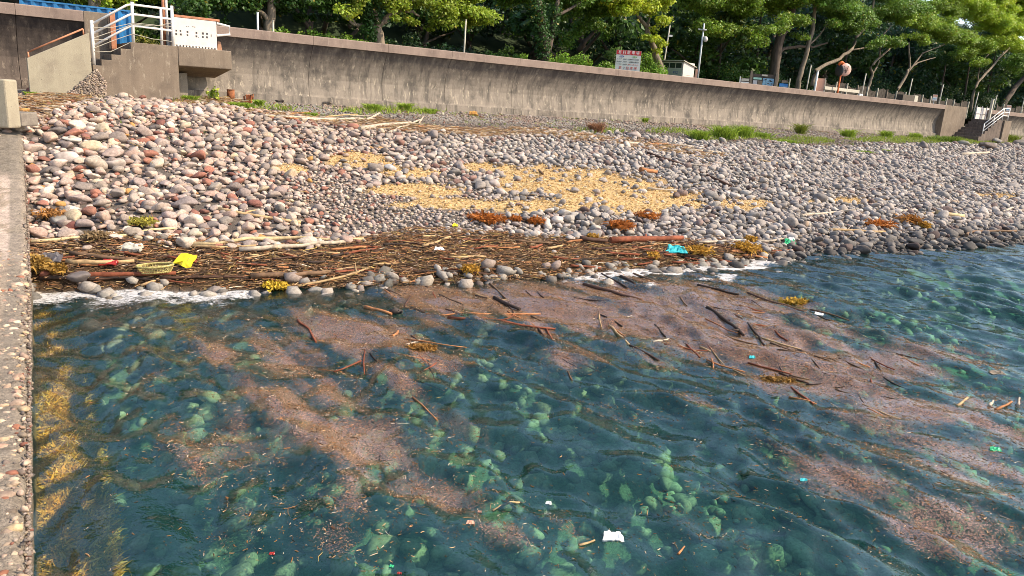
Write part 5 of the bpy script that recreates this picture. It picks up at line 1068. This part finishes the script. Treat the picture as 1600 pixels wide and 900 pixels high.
for a in [
    ([(49, 386), (160, 374), (274, 364)], 4.5, 'bam', 'long thin pale bamboo cane lying slantwise above the litter near the pier', 0),
    ([(294, 387), (430, 383), (568, 378)], 6, 'bam', 'long straight bamboo pole topmost of the pair beside the litter', 0),
    ([(374, 396), (470, 390), (548, 382)], 7, 'pale', 'pale bleached pole lying just below the long bamboo pole', 0),
    ([(300, 390), (345, 391), (400, 389)], 4, 'tan', 'short tan stick tucked under the left end of the bamboo poles', 0),
    ([(342, 332), (400, 343), (470, 353)], 6, 'tan', 'tan driftwood pole lying across the cobbles above the bamboo', 1),
    ([(62, 441), (140, 440), (210, 439)], 6, 'dark', 'black wet pole at the water edge beside the pier', 0),
    ([(110, 440), (170, 436), (275, 434)], 8, 'red', 'dark red wet log lying in front of the yellow basket', 0),
    ([(250, 440), (330, 437), (385, 439)], 4, 'wet', 'thin wet stick continuing right of the red log', 1),
    ([(392, 438), (460, 437), (518, 431)], 8, 'brown', 'thick brown wet log at the water edge right of the yellow lid', 0),
    ([(455, 455), (520, 443), (575, 424)], 4, 'tan', 'forked tan branch rising from the water edge into the litter', 2),
    ([(105, 415), (150, 420), (210, 414)], 8, 'tan', 'broad split tan plank half buried beside the grey plastic', 0),
    ([(110, 402), (160, 408), (215, 412)], 7, 'brown', 'splintered brown plank above the split tan one', 1),
    ([(953, 382), (1010, 381), (1066, 378)], 10, 'red', 'thick reddish log lying in the litter above the cyan cloth', 1),
    ([(905, 378), (925, 380), (948, 382)], 7, 'wet', 'dark short log left of the thick reddish log', 0),
    ([(1090, 383), (1135, 381), (1180, 379)], 4, 'pale', 'slender pale pinkish stick right of the thick reddish log', 1),
    ([(1180, 380), (1200, 383), (1225, 376)], 4, 'pale', 'pale bent stick at the right end of the litter', 1),
    ([(1011, 243), (1080, 266), (1143, 296)], 4, 'wet', 'long dark mossy pole slanting down the cobbles on the right', 0),
    ([(1050, 255), (1085, 262), (1118, 262)], 3, 'grey', 'thin grey stick crossing above the long dark pole', 0),
    ([(1000, 270), (1026, 274)], 8, 'orange', 'short rust coloured log chunk on the grey cobbles', 0),
    ([(1012, 298), (1058, 301)], 3.5, 'pale', 'pale thin stick at the right end of the chip patch', 0),
    ([(842, 270), (848, 276)], 4, 'brown', 'tiny brown splinter stuck in the chip patch', 0),
    ([(1252, 341), (1290, 337), (1322, 333)], 4.5, 'pale', 'crooked bleached branch among the grey cobbles on the right', 2),
    ([(1392, 334), (1432, 332)], 4, 'pale', 'bleached stick above the right hand seaweed', 0),
    ([(1462, 337), (1505, 343)], 7, 'bam', 'short thick yellow bamboo piece right of the seaweed', 0),
    ([(1293, 363), (1340, 364), (1382, 366)], 4.5, 'tan', 'brown pole lying among the dark wet stones', 0),
    ([(1508, 375), (1514, 365), (1550, 364), (1586, 367)], 4.5, 'brown', 'hooked brown stick near the water on the far right', 0),
    ([(1501, 244), (1545, 241)], 4.5, 'pale', 'white bleached plank below the boulder row on the right', 0),
    ([(1566, 334), (1580, 327), (1592, 327)], 3, 'pale', 'thin curled bleached twig at the right edge', 0),
    ([(1440, 337), (1470, 336)], 3, 'tan', 'thin tan stick touching the yellow bamboo piece', 0),
    ([(1590, 357), (1605, 357)], 5, 'dark', 'dark stick end at the right edge above the water', 0),
    ([(432, 186), (480, 189), (522, 190)], 4.5, 'pale', 'bleached pole leftmost in the upper driftwood line', 1),
    ([(470, 192), (520, 192), (568, 190)], 6, 'pale', 'thick bleached pole in the upper driftwood line', 0),
    ([(562, 207), (600, 199), (642, 197)], 6, 'pale', 'bright bleached pole slanting in the middle of the upper driftwood', 0),
    ([(573, 191), (593, 180)], 4, 'pale', 'short bleached stick pointing up to the right above the upper driftwood', 0),
    ([(606, 211), (635, 199), (658, 190)], 3.5, 'pale', 'straight pale stick rising at the right part of the upper driftwood', 0),
    ([(655, 198), (661, 185)], 3, 'pale', 'upright thin pale twig at the right part of the upper driftwood', 0),
    ([(400, 183), (440, 186)], 4, 'pale', 'small bleached stick at the left end of the upper driftwood', 0),
    ([(434, 196), (475, 201), (512, 204)], 4, 'grey', 'grey stick lying under the bleached poles', 0),
    ([(455, 153), (480, 161), (515, 165), (535, 157)], 3, 'grey', 'long thin curved branch lying against the wall foot', 0),
    ([(975, 227), (1002, 229)], 5, 'pale', 'white flat plank at the top edge of the cobbles below the sign', 0),
    ([(1072, 238), (1120, 241)], 4.5, 'pale', 'pale log lying at the top edge of the grey cobbles', 0),
    ([(1180, 252), (1215, 258)], 3, 'tan', 'tan stick among the far grey cobbles', 0)]:
    stick(a[0], a[1], a[2], a[3], branches=a[4], knots=a[2] == 'bam', name='bamboo_pole' if a[2] == 'bam' else 'driftwood_log' if a[1] > 7.5 else 'driftwood_stick')
for a in [
    ([(570, 477), (590, 482), (612, 488)], 6, 'orange', 'orange-brown floating branch attached beside the black stump', 0),
    ([(642, 482), (663, 487)], 5, 'dark', 'short black stick floating right of the stump', 0),
    ([(700, 494), (780, 503), (868, 512)], 4.5, 'red', 'long dark red pole floating in the middle of the debris', 1),
    ([(665, 489), (760, 491), (845, 485)], 3, 'orange', 'thin curved orange stick floating above the long red pole', 0),
    ([(772, 462), (813, 479)], 6, 'dark', 'thick black stick floating above the orange one', 0),
    ([(765, 441), (790, 463)], 3, 'brown', 'thin brown stick slanting down to the thick black one', 0),
    ([(685, 461), (703, 469), (725, 478)], 4, 'dark', 'crooked black twig floating near the litter edge', 1),
    ([(742, 461), (762, 462)], 3.5, 'dark', 'tiny black twig left of the thick black stick', 0),
    ([(912, 443), (960, 456), (1003, 467)], 6, 'wet', 'long dark floating pole with a reddish tip below the foam', 0),
    ([(940, 427), (980, 446)], 3, 'dark', 'thin dark stick floating close under the foam edge', 0),
    ([(970, 432), (992, 444)], 6, 'dark', 'short thick dark stick floating under the foam', 0),
    ([(990, 427), (1010, 434), (1025, 444)], 4, 'brown', 'bent brown stick floating right of the short thick dark one', 0),
    ([(1090, 444), (1125, 451), (1155, 458)], 4, 'dark', 'dark branch with an upright twig floating right of the foam', 1),
    ([(1168, 458), (1210, 472), (1258, 486)], 5, 'wet', 'very long thin pole floating at the outer edge of the debris', 0),
    ([(1105, 481), (1135, 500), (1162, 518)], 6, 'dark', 'long black stick floating in the thick of the debris', 1),
    ([(1116, 482), (1160, 499)], 5, 'wet', 'dark bark-covered stick floating above the long black one', 1),
    ([(1155, 480), (1197, 490)], 5, 'red', 'reddish stick with a dark end in the right part of the debris', 0),
    ([(1168, 505), (1182, 518), (1194, 535)], 4, 'dark', 'bent black stick curving down in the right part of the debris', 0),
    ([(1199, 512), (1231, 528)], 3.5, 'red', 'straight red stick right of the bent black one', 0),
    ([(952, 505), (970, 524), (984, 538)], 4, 'tan', 'yellowish bent stick floating over the blue gap', 0),
    ([(984, 538), (1030, 560)], 3.5, 'wet', 'dark stick floating below the yellowish bent one', 0),
    ([(1020, 533), (1045, 527)], 3, 'pale', 'pale stick floating across the blue gap', 0),
    ([(465, 497), (484, 511), (494, 532)], 4, 'red', 'lone curved red-black stick floating left of the debris', 0),
    ([(612, 527), (622, 515)], 5, 'orange', 'small orange wood splinter floating below the stump', 0),
    ([(858, 544), (905, 553)], 4, 'dark', 'black stick floating in the blue water below the debris', 0),
    ([(630, 540), (662, 527)], 3, 'pale', 'pale slender stick below the stump pointing up to the right', 0),
    ([(1310, 507), (1326, 522)], 4, 'tan', 'small tan stick floating right of the main debris', 0),
    ([(1495, 634), (1512, 619)], 4, 'tan', 'tan curved stick floating near the right edge', 0),
    ([(1556, 638), (1582, 623)], 4, 'orange', 'orange stick floating near the right edge right of the tan one', 0),
    ([(1546, 632), (1553, 622)], 4, 'pale', 'pale short stick between the tan and the orange one', 0),
    ([(1592, 628), (1594, 618)], 4, 'pale', 'tiny pale stick floating at the very right edge', 0),
    ([(1060, 862), (1070, 852)], 4, 'orange', 'tiny orange stick floating at the bottom right of the white piece', 0),
    ([(770, 795), (812, 780)], 2.5, 'tan', 'thin straw floating below the middle of the water', 0),
    ([(905, 846), (930, 838)], 2.5, 'tan', 'short straw floating left of the white piece', 0)]:
    stick(a[0], a[1], a[2], a[3], branches=a[4], where='s', name='floating_stick')
# stump
p = on_sea(618, 486); k = sc(p); r_ = tag(empty('floating_stump', p), 'gnarled black root stump poking up out of the floating debris', 'stump'); mb = MB()
MB().tube([(-9*k, 0, .02), (0, 0, .05), (8*k, .05, .02)], [3.5*k, 5.5*k, 3*k], 9, jitter=.5).build('root_base', MAT['wood_dark'], r_, smooth=True)
for x, h, l in ((-2, 9, -1), (5, 7, 2), (11, 6, 3)): MB().tube([(x*k*.8, 0, 0), ((x+l*.4)*k*.8, 0, h*k*.5), ((x+l)*k*.8, -.03, h*k)], [2.4*k, 1.8*k, .9*k], 7, jitter=.4).build('root_spike', MAT['wood_dark'], r_, smooth=True)
# many like pieces
WLf = lambda a: float(np.interp(a, WLX, WLY))
made = 0
while made < 130:
    a = random.uniform(60, 1210); hi = float(np.interp(a, WRX, WRY))+4; lo = WLf(a)-2
    if hi > lo: continue
    b = random.uniform(hi, lo); ln = random.uniform(14, 60); th = random.gauss(0, .28)
    stick([(a, b), (a+ln*.5, b+ln*.5*th*.4+random.uniform(-2, 2)), (a+ln*math.cos(th), b+ln*math.sin(th)*.45)], random.uniform(1.8, 4.2), random.choice(['brown', 'brown', 'wet', 'dark', 'wet', 'red', 'red', 'orange', 'tan']), 'weathered stick tangled in the brown litter along the water edge', group='sticks tangled in the litter line', branches=int(random.random() < .25), sides=6); made += 1
made = 0
while made < 110:
    a = random.uniform(560, 1450); b = random.uniform(440, 640); p = on_level(a, b, 0)
    f_, d_, _, _ = film(np.array([p[0]]), np.array([p[1]]))
    if f_[0] < .75: continue
    ln = random.uniform(.25, 1.1); th = random.gauss(0, .45); c_, s_ = math.cos(th), math.sin(th); dr = np.array([CR[0]*c_-CR[1]*s_, CR[0]*s_+CR[1]*c_]); q = project([p[0]+dr[0]*ln, p[1]+dr[1]*ln, 0])
    stick([(a, b), (float(q[0]), float(q[1]))], random.uniform(1.5, 3.2), random.choice(['brown', 'wet', 'dark', 'dark', 'red', 'orange', 'tan']), 'thin stick floating in the raft of brown debris on the water', group='thin sticks floating in the debris raft', where='s', sides=6, name='floating_stick'); made += 1
made = 0
UPD = [(380, 184), (470, 190), (600, 201), (700, 209), (850, 209), (1000, 226), (1130, 246)]
while made < 80:
    a = random.choice([random.uniform(400, 720), random.uniform(400, 1120)]); b = float(np.interp(a, [q[0] for q in UPD], [q[1] for q in UPD]))+random.gauss(0, 4.5); ln = random.uniform(12, 55); th = random.gauss(-.05, .25)
    stick([(a, b), (a+ln*.5, b+ln*.25*th+random.uniform(-1, 1)+.045*ln), (a+ln, b+ln*.4*th+.09*ln)], random.uniform(1.6, 3.4), random.choice(['pale', 'pale', 'tan', 'grey', 'orange', 'brown']), 'bleached driftwood stick in the upper drift line below the wall', group='bleached sticks in the upper drift line', branches=int(random.random() < .2), sides=6); made += 1
# litter nobody could count
def twigs(P, d, L_, r_, C, name, label, cat, m='litter'):
    n = len(P); d = d/np.linalg.norm(d, axis=1)[:, None]; a = np.cross(d, [0, 0, 1.0]); a /= np.linalg.norm(a, axis=1)[:, None]+1e-6; b = np.cross(d, a)
    L_ = L_[:, None]; r_ = r_[:, None]; kink = a*L_*rng.normal(0, .08, (n, 1))
    ring = lambda c, rr: [c+a*rr, c+b*rr*.8, c-a*rr, c-b*rr*.8]
    V = np.stack(ring(P-d*L_/2, r_)+ring(P+kink, r_)+ring(P+d*L_/2, r_*.6), 1).reshape(-1, 3); k = np.arange(n)*12; Fs = []
    for s_ in (0, 4):
        for j in range(4): Fs.append(np.stack([k+s_+j, k+s_+(j+1) % 4, k+s_+4+(j+1) % 4, k+s_+4+j], 1))
    Fs.append(np.stack([k+3, k+2, k+1, k], 1)); Fs.append(np.stack([k+8, k+9, k+10, k+11], 1))
    return tag(put(name, np_mesh(name, V, Fs, np.repeat(C, 12, 0), smooth=False), MAT[m]), label, cat, kind='stuff')
LC = np.array([(.20, .115, .06), (.13, .07, .04), (.34, .20, .09), (.06, .035, .022), (.44, .30, .17), (.28, .12, .05), (.09, .05, .03), (.36, .24, .08), (.58, .47, .34)])
def lit(n, w): w = np.array(w, float); return LC[rng.choice(len(LC), n, p=w/w.sum())]*rng.uniform(.75, 1.25, (n, 1))
def field(n, s0, s1, o0, o1):
    s = rng.uniform(s0, s1, n); o = rng.uniform(o0, o1, n); return O3[0]+E3[0]*s+N3[0]*o, O3[1]+E3[1]*s+N3[1]*o
x, y = field(640000, -30, 14, 8, 30); z = beach0(x, y)[0]; m_ = masks(x, y, z); keep = m_[4] > .35; keep &= rng.random(len(x)) < .85
x, y = x[keep][:60000], y[keep][:60000]; n = len(x); sdir = np.array([.68, .73]); th = rng.normal(0, .95, n); d = np.stack([sdir[0]*np.cos(th)-sdir[1]*np.sin(th), sdir[0]*np.sin(th)+sdir[1]*np.cos(th), rng.normal(0, .12, n)], 1)
Lt = np.exp(rng.normal(math.log(.11), .55, n)); twigs(np.stack([x, y, np.maximum(ground(x, y), .015)+rng.uniform(0, .09, n)**1.0*(.3+1.4*fbm(x*1.6, y*1.6, 3))], 1), d, Lt, np.clip(Lt*.045, .003, .011)*rng.uniform(.7, 1.3, n), lit(n, [10, 9, 7, 7, 3, 12, 6, 4, 1])*1.15, 'litter_mat', 'thick brown mat of twigs and bark washed up along the water edge', 'litter')
print('wrack', n)
x, y = field(300000, -33, 60, .3, 14); z = beach0(x, y)[0]; m_ = masks(x, y, z); keep = (m_[5] > .35); x, y = x[keep][:15000], y[keep][:15000]; n = len(x); th = rng.normal(0, .5, n); d = np.stack([EX*np.cos(th)-EY*np.sin(th), EX*np.sin(th)+EY*np.cos(th), rng.normal(0, .1, n)], 1)
Lt = np.exp(rng.normal(math.log(.16), .5, n)); twigs(np.stack([x, y, ground(x, y)+rng.uniform(.01, .15, n)], 1), d, Lt, np.clip(Lt*.04, .004, .011), lit(n, [6, 3, 10, 2, 10, 10, 2, 4, 9]), 'upper_litter', 'rusty brown and bleached twigs in the upper drift line', 'litter')
# wood chips
CH = np.array([(.66, .44, .19), (.74, .53, .27), (.57, .35, .13), (.78, .60, .37), (.46, .27, .11)])
x, y = field(330000, -22, 60, 4, 26); z = beach0(x, y)[0]; m_ = masks(x, y, z); keep = (m_[3] > .3); x, y = x[keep][:30000], y[keep][:46000]; n = len(x); d = rng.normal(0, 1, (n, 3))*[1, 1, .25]
Lt = rng.uniform(.025, .085, n); twigs(np.stack([x, y, ground(x, y)+rng.uniform(.0, .05, n)], 1), d, Lt, Lt*.22, CH[rng.integers(0, 5, n)]*rng.uniform(.8, 1.15, (n, 1)), 'wood_chips', 'golden wood chips spread in a patch over the cobbles', 'wood chips', 'chips')
# small fallen bits between the cobbles
x, y = field(9000, -30, 60, 1, 24); z, t, _, _ = beach0(x, y); keep = (t > .05) & (fbm(x*.7, y*.7, 3) > .5); x, y = x[keep], y[keep]; n = len(x); Lt = rng.uniform(.05, .3, n); d = rng.normal(0, 1, (n, 3))*[1, 1, .2]
twigs(np.stack([x, y, ground(x, y)+rng.uniform(.03, .2, n)], 1), d, Lt, np.clip(Lt*.04, .003, .008), lit(n, [3, 1, 6, 1, 8, 8, 1, 4, 5]), 'stray_twigs', 'stray orange and pale twigs scattered between the cobbles', 'litter')
# floating crumbs
N = 1500000; x = rng.uniform(-8, 24, N); y = rng.uniform(2.5, 27, N); _, d_, px, py = film(x, y); f_ = _; s_, o_ = to_wall(x, y); keep = (o_ > o_water(s_)+.05) & (px > 40) & (px < 1680) & (py < 980); wgt = .02+.55*f_+.10*sstep(.05, .5, d_); keep &= rng.random(N) < wgt*.55
x, y = x[keep][:230000], y[keep][:230000]; n = len(x); th = rng.normal(math.atan2(CR[1], CR[0]), .9, n); L1 = np.exp(rng.normal(math.log(.017), .5, n)); d = np.stack([np.cos(th), np.sin(th), rng.normal(0, .05, n)], 1)
FC = np.array([(.62, .38, .20), (.50, .27, .13), (.30, .14, .05), (.66, .48, .34), (.44, .18, .06), (.10, .05, .03), (.20, .11, .05)]); twigs(np.stack([x, y, wave(x, y)+.002], 1), d, L1*1.1, np.clip(L1*.14, .002, .006), FC[rng.integers(0, 7, n)]*rng.uniform(.55, 1.0, (n, 1)), 'floating_crumbs', 'pinkish brown crumbs of bark and straw floating on the water', 'debris')
print('crumbs', n)
N = 60000; x = rng.uniform(-8, 24, N); y = rng.uniform(2.5, 27, N); f_, d_, px, py = film(x, y); s_, o_ = to_wall(x, y); keep = (o_ > o_water(s_)+.05) & (px > 40) & (px < 1680) & (rng.random(N) < .03+.35*f_+.10*sstep(.1, .5, d_)); x, y = x[keep][:16000], y[keep][:16000]; n = len(x)
th = rng.normal(math.atan2(CR[1], CR[0]), .8, n); L1 = np.exp(rng.normal(math.log(.055), .5, n)); twigs(np.stack([x, y, wave(x, y)+.003], 1), np.stack([np.cos(th), np.sin(th), rng.normal(0, .03, n)], 1), L1, np.clip(L1*.03, .002, .007), lit(n, [6, 5, 8, 6, 8, 8, 3, 2, 5]), 'floating_straws', 'straws and thin twigs drifting on the water', 'debris')
# seaweed tufts
def kelp(px, py, wpx, hpx, c, label, seed, where='g'):
    p = (on_sea if where == 's' else on_ground)(px, py); k = sc(p); r = np.random.default_rng(seed); n = 420; R = wpx*k/2; H = hpx*k; b = np.stack([np.clip(r.normal(0, .45, n), -1, 1)*R, r.normal(0, .4, n)*min(R, H*2.2), r.uniform(.02, .5, n)*H+(.1 if where == 'g' else .0)], 1)
    d = np.stack([r.normal(0, 1, n), r.normal(0, .7, n), r.normal(.1, .45, n)], 1); d /= np.linalg.norm(d, axis=1)[:, None]; L_ = (H*.6+R*.36)*r.uniform(.35, 1.0, n)[:, None]; w = np.cross(d, r.normal(size=(n, 3))); w = w/np.linalg.norm(w, axis=1)[:, None]*r.uniform(.012, .03, n)[:, None]
    m1 = b+d*L_*.5+r.normal(0, .02, (n, 3)); tip = b+d*L_-np.array([0, 0, .3])*L_*.5
    V = np.stack([b-w*.5, b+w*.5, m1+w, m1-w, tip], 1).reshape(-1, 3); a = np.arange(n)*5
    me = np_mesh('seaweed_clump', V, [np.stack([a, a+1, a+2, a+3], 1), np.stack([a+3, a+2, a+4], 1)], np.repeat(np.array(c)*r.uniform(.5, 1.5, (n, 1)), 5, 0), smooth=False)
    return tag(put('seaweed_clump', me, MAT['blades'], loc=p), label, 'seaweed')
KO = (.45, .15, .03); KY = (.50, .27, .04)
for i, a in enumerate([(760, 348, 60, 10, KO, 'long rust coloured seaweed at the top of the litter left of centre'), (806, 349, 14, 8, KO, 'small rusty seaweed tuft beside the round cobbles'), (838, 352, 26, 9, KO, 'rusty seaweed tuft left of the splintered wood block'), (968, 360, 38, 15, KO, 'bright rusty seaweed on the cobbles above the reddish log'),
        (1010, 343, 34, 8, KO, 'rusty seaweed streak below the chip patch'), (1372, 356, 44, 9, KO, 'rusty seaweed on the dark stones left of its twin'), (1420, 350, 34, 14, (.36, .15, .03), 'brown-orange seaweed heap left of the bamboo piece'), (1443, 358, 14, 10, KY, 'ochre seaweed end hanging right of the brown heap'),
        (1165, 394, 40, 12, KY, 'ochre seaweed heap at the right end of the litter'), (1172, 380, 16, 8, KY, 'small ochre seaweed tuft above the ochre heap'), (1088, 398, 46, 9, KY, 'ochre seaweed right of the cyan cloth'), (1020, 406, 18, 8, KY, 'ochre seaweed tuft below the litter by the foam'), (432, 455, 36, 8, (.6, .40, .04), 'yellow seaweed at the water edge below the brown log'),
        (735, 428, 26, 8, KY, 'mustard seaweed under dark sticks at the water edge'), (925, 376, 14, 6, KY, 'tiny mustard tuft near the dark short log'), (222, 355, 34, 9, (.40, .34, .06), 'yellow-green seaweed lying among the cobbles near the cane'), (75, 342, 40, 10, (.42, .20, .06), 'brown dry weed between cobbles next to the pier'), (58, 425, 26, 24, (.40, .24, .06), 'straw coloured weed heap against the pier foot'), (90, 430, 24, 12, (.36, .20, .04), 'matted weed behind the wet reddish boulder'),
        (150, 376, 30, 8, (.30, .2, .1), 'withered brown weed just under the bamboo cane')]):
    kelp(*a, 600+i)
for i, a in enumerate([(1248, 468, 50, 4, (.5, .3, .04), 'yellow-orange weed floating off the outer edge of the debris'), (660, 548, 40, 4, (.4, .2, .05), 'brown weed patch floating below the stump'), (1215, 590, 50, 5, (.30, .16, .04), 'brown weed patch floating under the blue gap')]): kelp(*a, 650+i, where='s')
# splintered block
p = on_ground(932, 354); k = sc(p); mb = MB(); mb.tube([(-8*k, 0, 0), (-2*k, .05, 5*k), (7*k, .1, 11*k)], [5*k, 6*k, 4*k], 7, jitter=.35); tag(mb.build('wood_block', MAT['wood_weathered'], None, p), 'splintered grey-brown wood block standing on the cobbles', 'wood block')
# yellow basket and lid
p = on_ground(243, 430); k = sc(p); r_ = tag(empty('plastic_basket', p+np.array([0, 0, .06]), .1), 'dirty oval yellow plastic basket lying in the litter', 'basket')
A, B = 27*k, 17*k; H = 11*k; rim = lambda s_, z_, n=30: [(A*s_*math.cos(t), B*s_*math.sin(t), z_+.03*math.cos(t)) for t in np.linspace(0, 2*math.pi, n+1)]
MB().tube(rim(1, H), .022, 7, cap=False).build('rim', MAT['straw_plastic'], r_, smooth=True); MB().tube(rim(.84, .02), .016, 6, cap=False).build('base_ring', MAT['straw_plastic'], r_, smooth=True)
ml = MB()
for t in np.linspace(0, 2*math.pi, 41)[:-1]: ml.tube([(A*.84*math.cos(t), B*.84*math.sin(t), .02), (A*math.cos(t+.08), B*math.sin(t+.08), H)], .008, 4)
for q in (.3, .55, .8): ml.tube(rim(.84+.16*q, .02+(H-.02)*q), .007, 4, cap=False)
ml.build('mesh_side', MAT['straw_plastic'], r_); 
p = on_ground(286, 424); k = sc(p); r_ = tag(empty('plastic_sheet', p+np.array([0, 0, .08])), 'bright yellow torn plastic sheet propped beside the basket', 'plastic sheet'); out_ = [(-18, 5), (-13, 14), (-9, 22), (0, 23.5), (10, 22), (17.5, 20), (16, 14), (13, 9), (12, 1), (6, -1), (-2, 3), (-9, 5)]
n = 12; mb = MB(); yy = lambda a, b: b*k*.55+.03*math.sin(a*.5)
mb.add([(a*k, yy(a, b), b*k*.85) for a, b in out_]+[(a*k, yy(a, b)+.025, b*k*.85) for a, b in out_]+[(0, yy(0, 12)-.03, 12*k*.85), (0, yy(0, 12)+.0, 12*k*.85)],
       [(i, (i+1) % n, 24) for i in range(n)]+[((i+1) % n+n, i+n, 25) for i in range(n)]+[(i, i+n, (i+1) % n+n, (i+1) % n) for i in range(n)]); mb.build('sheet', MAT['yellow_plastic'], r_)
cr_ = MB()
for a, b, w in ((2, 10, 3), (5, 12, 1.5), (-3, 8, 2), (7, 8, 2), (3, 6, 1.5), (6, 15, 2.5)): cr_.box(a*k, (a+w)*k, yy(a, b)-.035, yy(a, b)-.03, b*k*.85, (b+1)*k*.85)
cr_.build('dirt_marks', MAT['straw_plastic'], r_)
def crumple(px, py, w, h, m, label, name, cat, seed, where='g', lift=.08, thick=.02):
    p = (on_sea if where == 's' else on_ground)(px, py); k = sc(p); r = np.random.default_rng(seed); nx, ny = 12, 7; u, v = np.meshgrid(np.linspace(-1, 1, nx), np.linspace(-1, 1, ny), indexing='ij')
    X_ = (u*(1-.18*v)+r.normal(0, .05, u.shape))*w*k/2; Y_ = v*w*k*.28+r.normal(0, .02, u.shape)*w*k; Z_ = (v*.5+.5)*h*k*.7+(vnoise(u*2.5+seed, v*2.5+3)-.5)*h*k*.7+lift
    V = np.stack([X_, Y_, Z_], -1).reshape(-1, 3); V = np.vstack([V, V+[0, thick*.3, -thick]]); f = grid_faces(nx, ny)
    rim_ = np.concatenate([np.arange(nx)*ny, (nx-1)*ny+np.arange(1, ny), np.arange(nx-2, -1, -1)*ny+ny-1, np.arange(ny-2, 0, -1)]); r2 = np.roll(rim_, -1); N_ = nx*ny
    me = np_mesh(name, V, [f, f[:, ::-1]+N_, np.stack([rim_, rim_+N_, r2+N_, r2], 1)], smooth=False); return tag(put(name, me, MAT[m], loc=p, rz=float(r.uniform(-.2, .2))), label, cat)
crumple(1056, 397, 28, 11, 'cyan_cloth', 'crumpled turquoise cloth lying on the litter above the foam', 'cloth', 'cloth', 3)
crumple(1233, 384, 16, 9, 'green_plastic', 'small green and white plastic wrapper among the dark stones', 'plastic_wrapper', 'wrapper', 5); crumple(1235, 383, 9, 5, 'foam_white', 'white label patch lying on the green wrapper', 'paper_label', 'label', 6, lift=.17)
crumple(80, 414, 34, 16, 'grey_plastic', 'torn grey plastic sheeting in the litter near the pier', 'plastic_sheet', 'plastic sheet', 7); crumple(171, 418, 26, 8, 'red_wet', 'dark red crumpled scrap left of the yellow basket', 'scrap', 'scrap', 8)
crumple(205, 394, 34, 10, 'pole_cream', 'pale flat rotten wood slab in the litter below the cane', 'wood_slab', 'driftwood', 9, thick=.06); crumple(686, 395, 14, 5, 'foam_white', 'small white plastic bit in the litter left of centre', 'plastic_bit', 'plastic bit', 10); crumple(711, 358, 8, 6, 'yellow_plastic', 'tiny yellow plastic bit at the top of the litter', 'plastic_bit', 'plastic bit', 11)
crumple(958, 836, 30, 10, 'foam_white', 'curved white foam piece floating in the clear water', 'foam_piece', 'foam piece', 12, 's', .0, .03); crumple(1283, 485, 18, 4, 'foam_white', 'flat whitish foam scum floating off the debris', 'foam_piece', 'foam piece', 13, 's', .0); crumple(1556, 588, 22, 5, 'bark_pale', 'pale yellow flat piece floating near the right edge', 'foam_piece', 'foam piece', 14, 's', .0)
crumple(1556, 701, 15, 6, 'green_plastic', 'green plastic bag floating just under the right edge ripples', 'plastic_bag', 'plastic bag', 15, 's', .0); crumple(1175, 560, 9, 4, 'cyan_cloth', 'tiny pale blue scrap floating in the debris', 'plastic_bit', 'plastic bit', 16, 's', .0); crumple(1257, 744, 10, 4, 'cyan_cloth', 'tiny blue and yellow scrap floating on a ripple', 'plastic_bit', 'plastic bit', 17, 's', .0)
crumple(858, 776, 9, 5, 'foam_white', 'small white scrap floating above the white foam piece', 'foam_piece', 'foam piece', 18, 's', .0); crumple(735, 820, 12, 4, 'panel_salmon', 'small orange-pink chip floating left of the white foam piece', 'bark_chip', 'bark chip', 19, 's', .0); crumple(624, 894, 7, 3, 'red_wet', 'red leaf floating at the bottom edge', 'leaf', 'leaf', 20, 's', .0); crumple(612, 882, 7, 3, 'green_plastic', 'green leaf floating near the bottom edge', 'leaf', 'leaf', 21, 's', .0)
crumple(750, 792, 6, 3, 'panel_salmon', 'tiny orange chip floating above the orange-pink one', 'bark_chip', 'bark chip', 22, 's', .0); crumple(425, 860, 8, 3, 'red_wet', 'red-brown bark chip floating at the lower left', 'bark_chip', 'bark chip', 23, 's', .0)
crumple(343, 152, 18, 7, 'foam_white', 'pale rubble lump at the wall foot left of the pipe stub', 'rubble_lump', 'rubble', 24, thick=.08); crumple(740, 181, 12, 6, 'stone_orange', 'rusty lump among stones at the wall foot', 'rusty_lump', 'scrap', 25, thick=.08); crumple(433, 160, 18, 6, 'wood_dark', 'dark charred lump at the wall foot near the first joint', 'charred_lump', 'scrap', 26, thick=.08)
crumple(1085+40, 540, 8, 4, 'grey_plastic', 'small grey scrap floating in the debris raft', 'plastic_bit', 'plastic bit', 27, 's', .0)
# rusty pipe stub and fitting at the wall foot
p = on_ground(361, 157); k = sc(p); r_ = tag(empty('pipe_stub', p), 'rusty brown pipe stub standing at the wall foot', 'pipe')
MB().tube([(0, 0, -.1), (0, 0, 16*k)], 5.6*k, 16).build('pipe_wall', MAT['rust'], r_, smooth=True); MB().tube([(0, 0, 16*k-.01), (0, 0, 16*k+.02)], 6.0*k, 16).build('pipe_rim', MAT['rust'], r_)
p = on_ground(388, 161); k = sc(p); r_ = tag(empty('rusty_fitting', p), 'orange rusted steel fitting with a hook at the wall foot', 'fitting')
MB().prism([(-3*k, -.05), (4*k, -.05), (5*k, 11*k), (0, 13*k), (-4*k, 10*k)], 0, .12).build('plate', MAT['orange_rust'], r_, bevel=.01); MB().tube([(-6*k, .05, 0), (-7*k, .05, 10*k), (-3*k, .05, 12*k)], .04, 8).build('bracket', MAT['rust'], r_, smooth=True)
MB().tube([(3*k, .0, 11*k), (8*k, 0, 14*k), (7*k, 0, 5*k)], .03, 8).build('hook', MAT['rust'], r_, smooth=True)
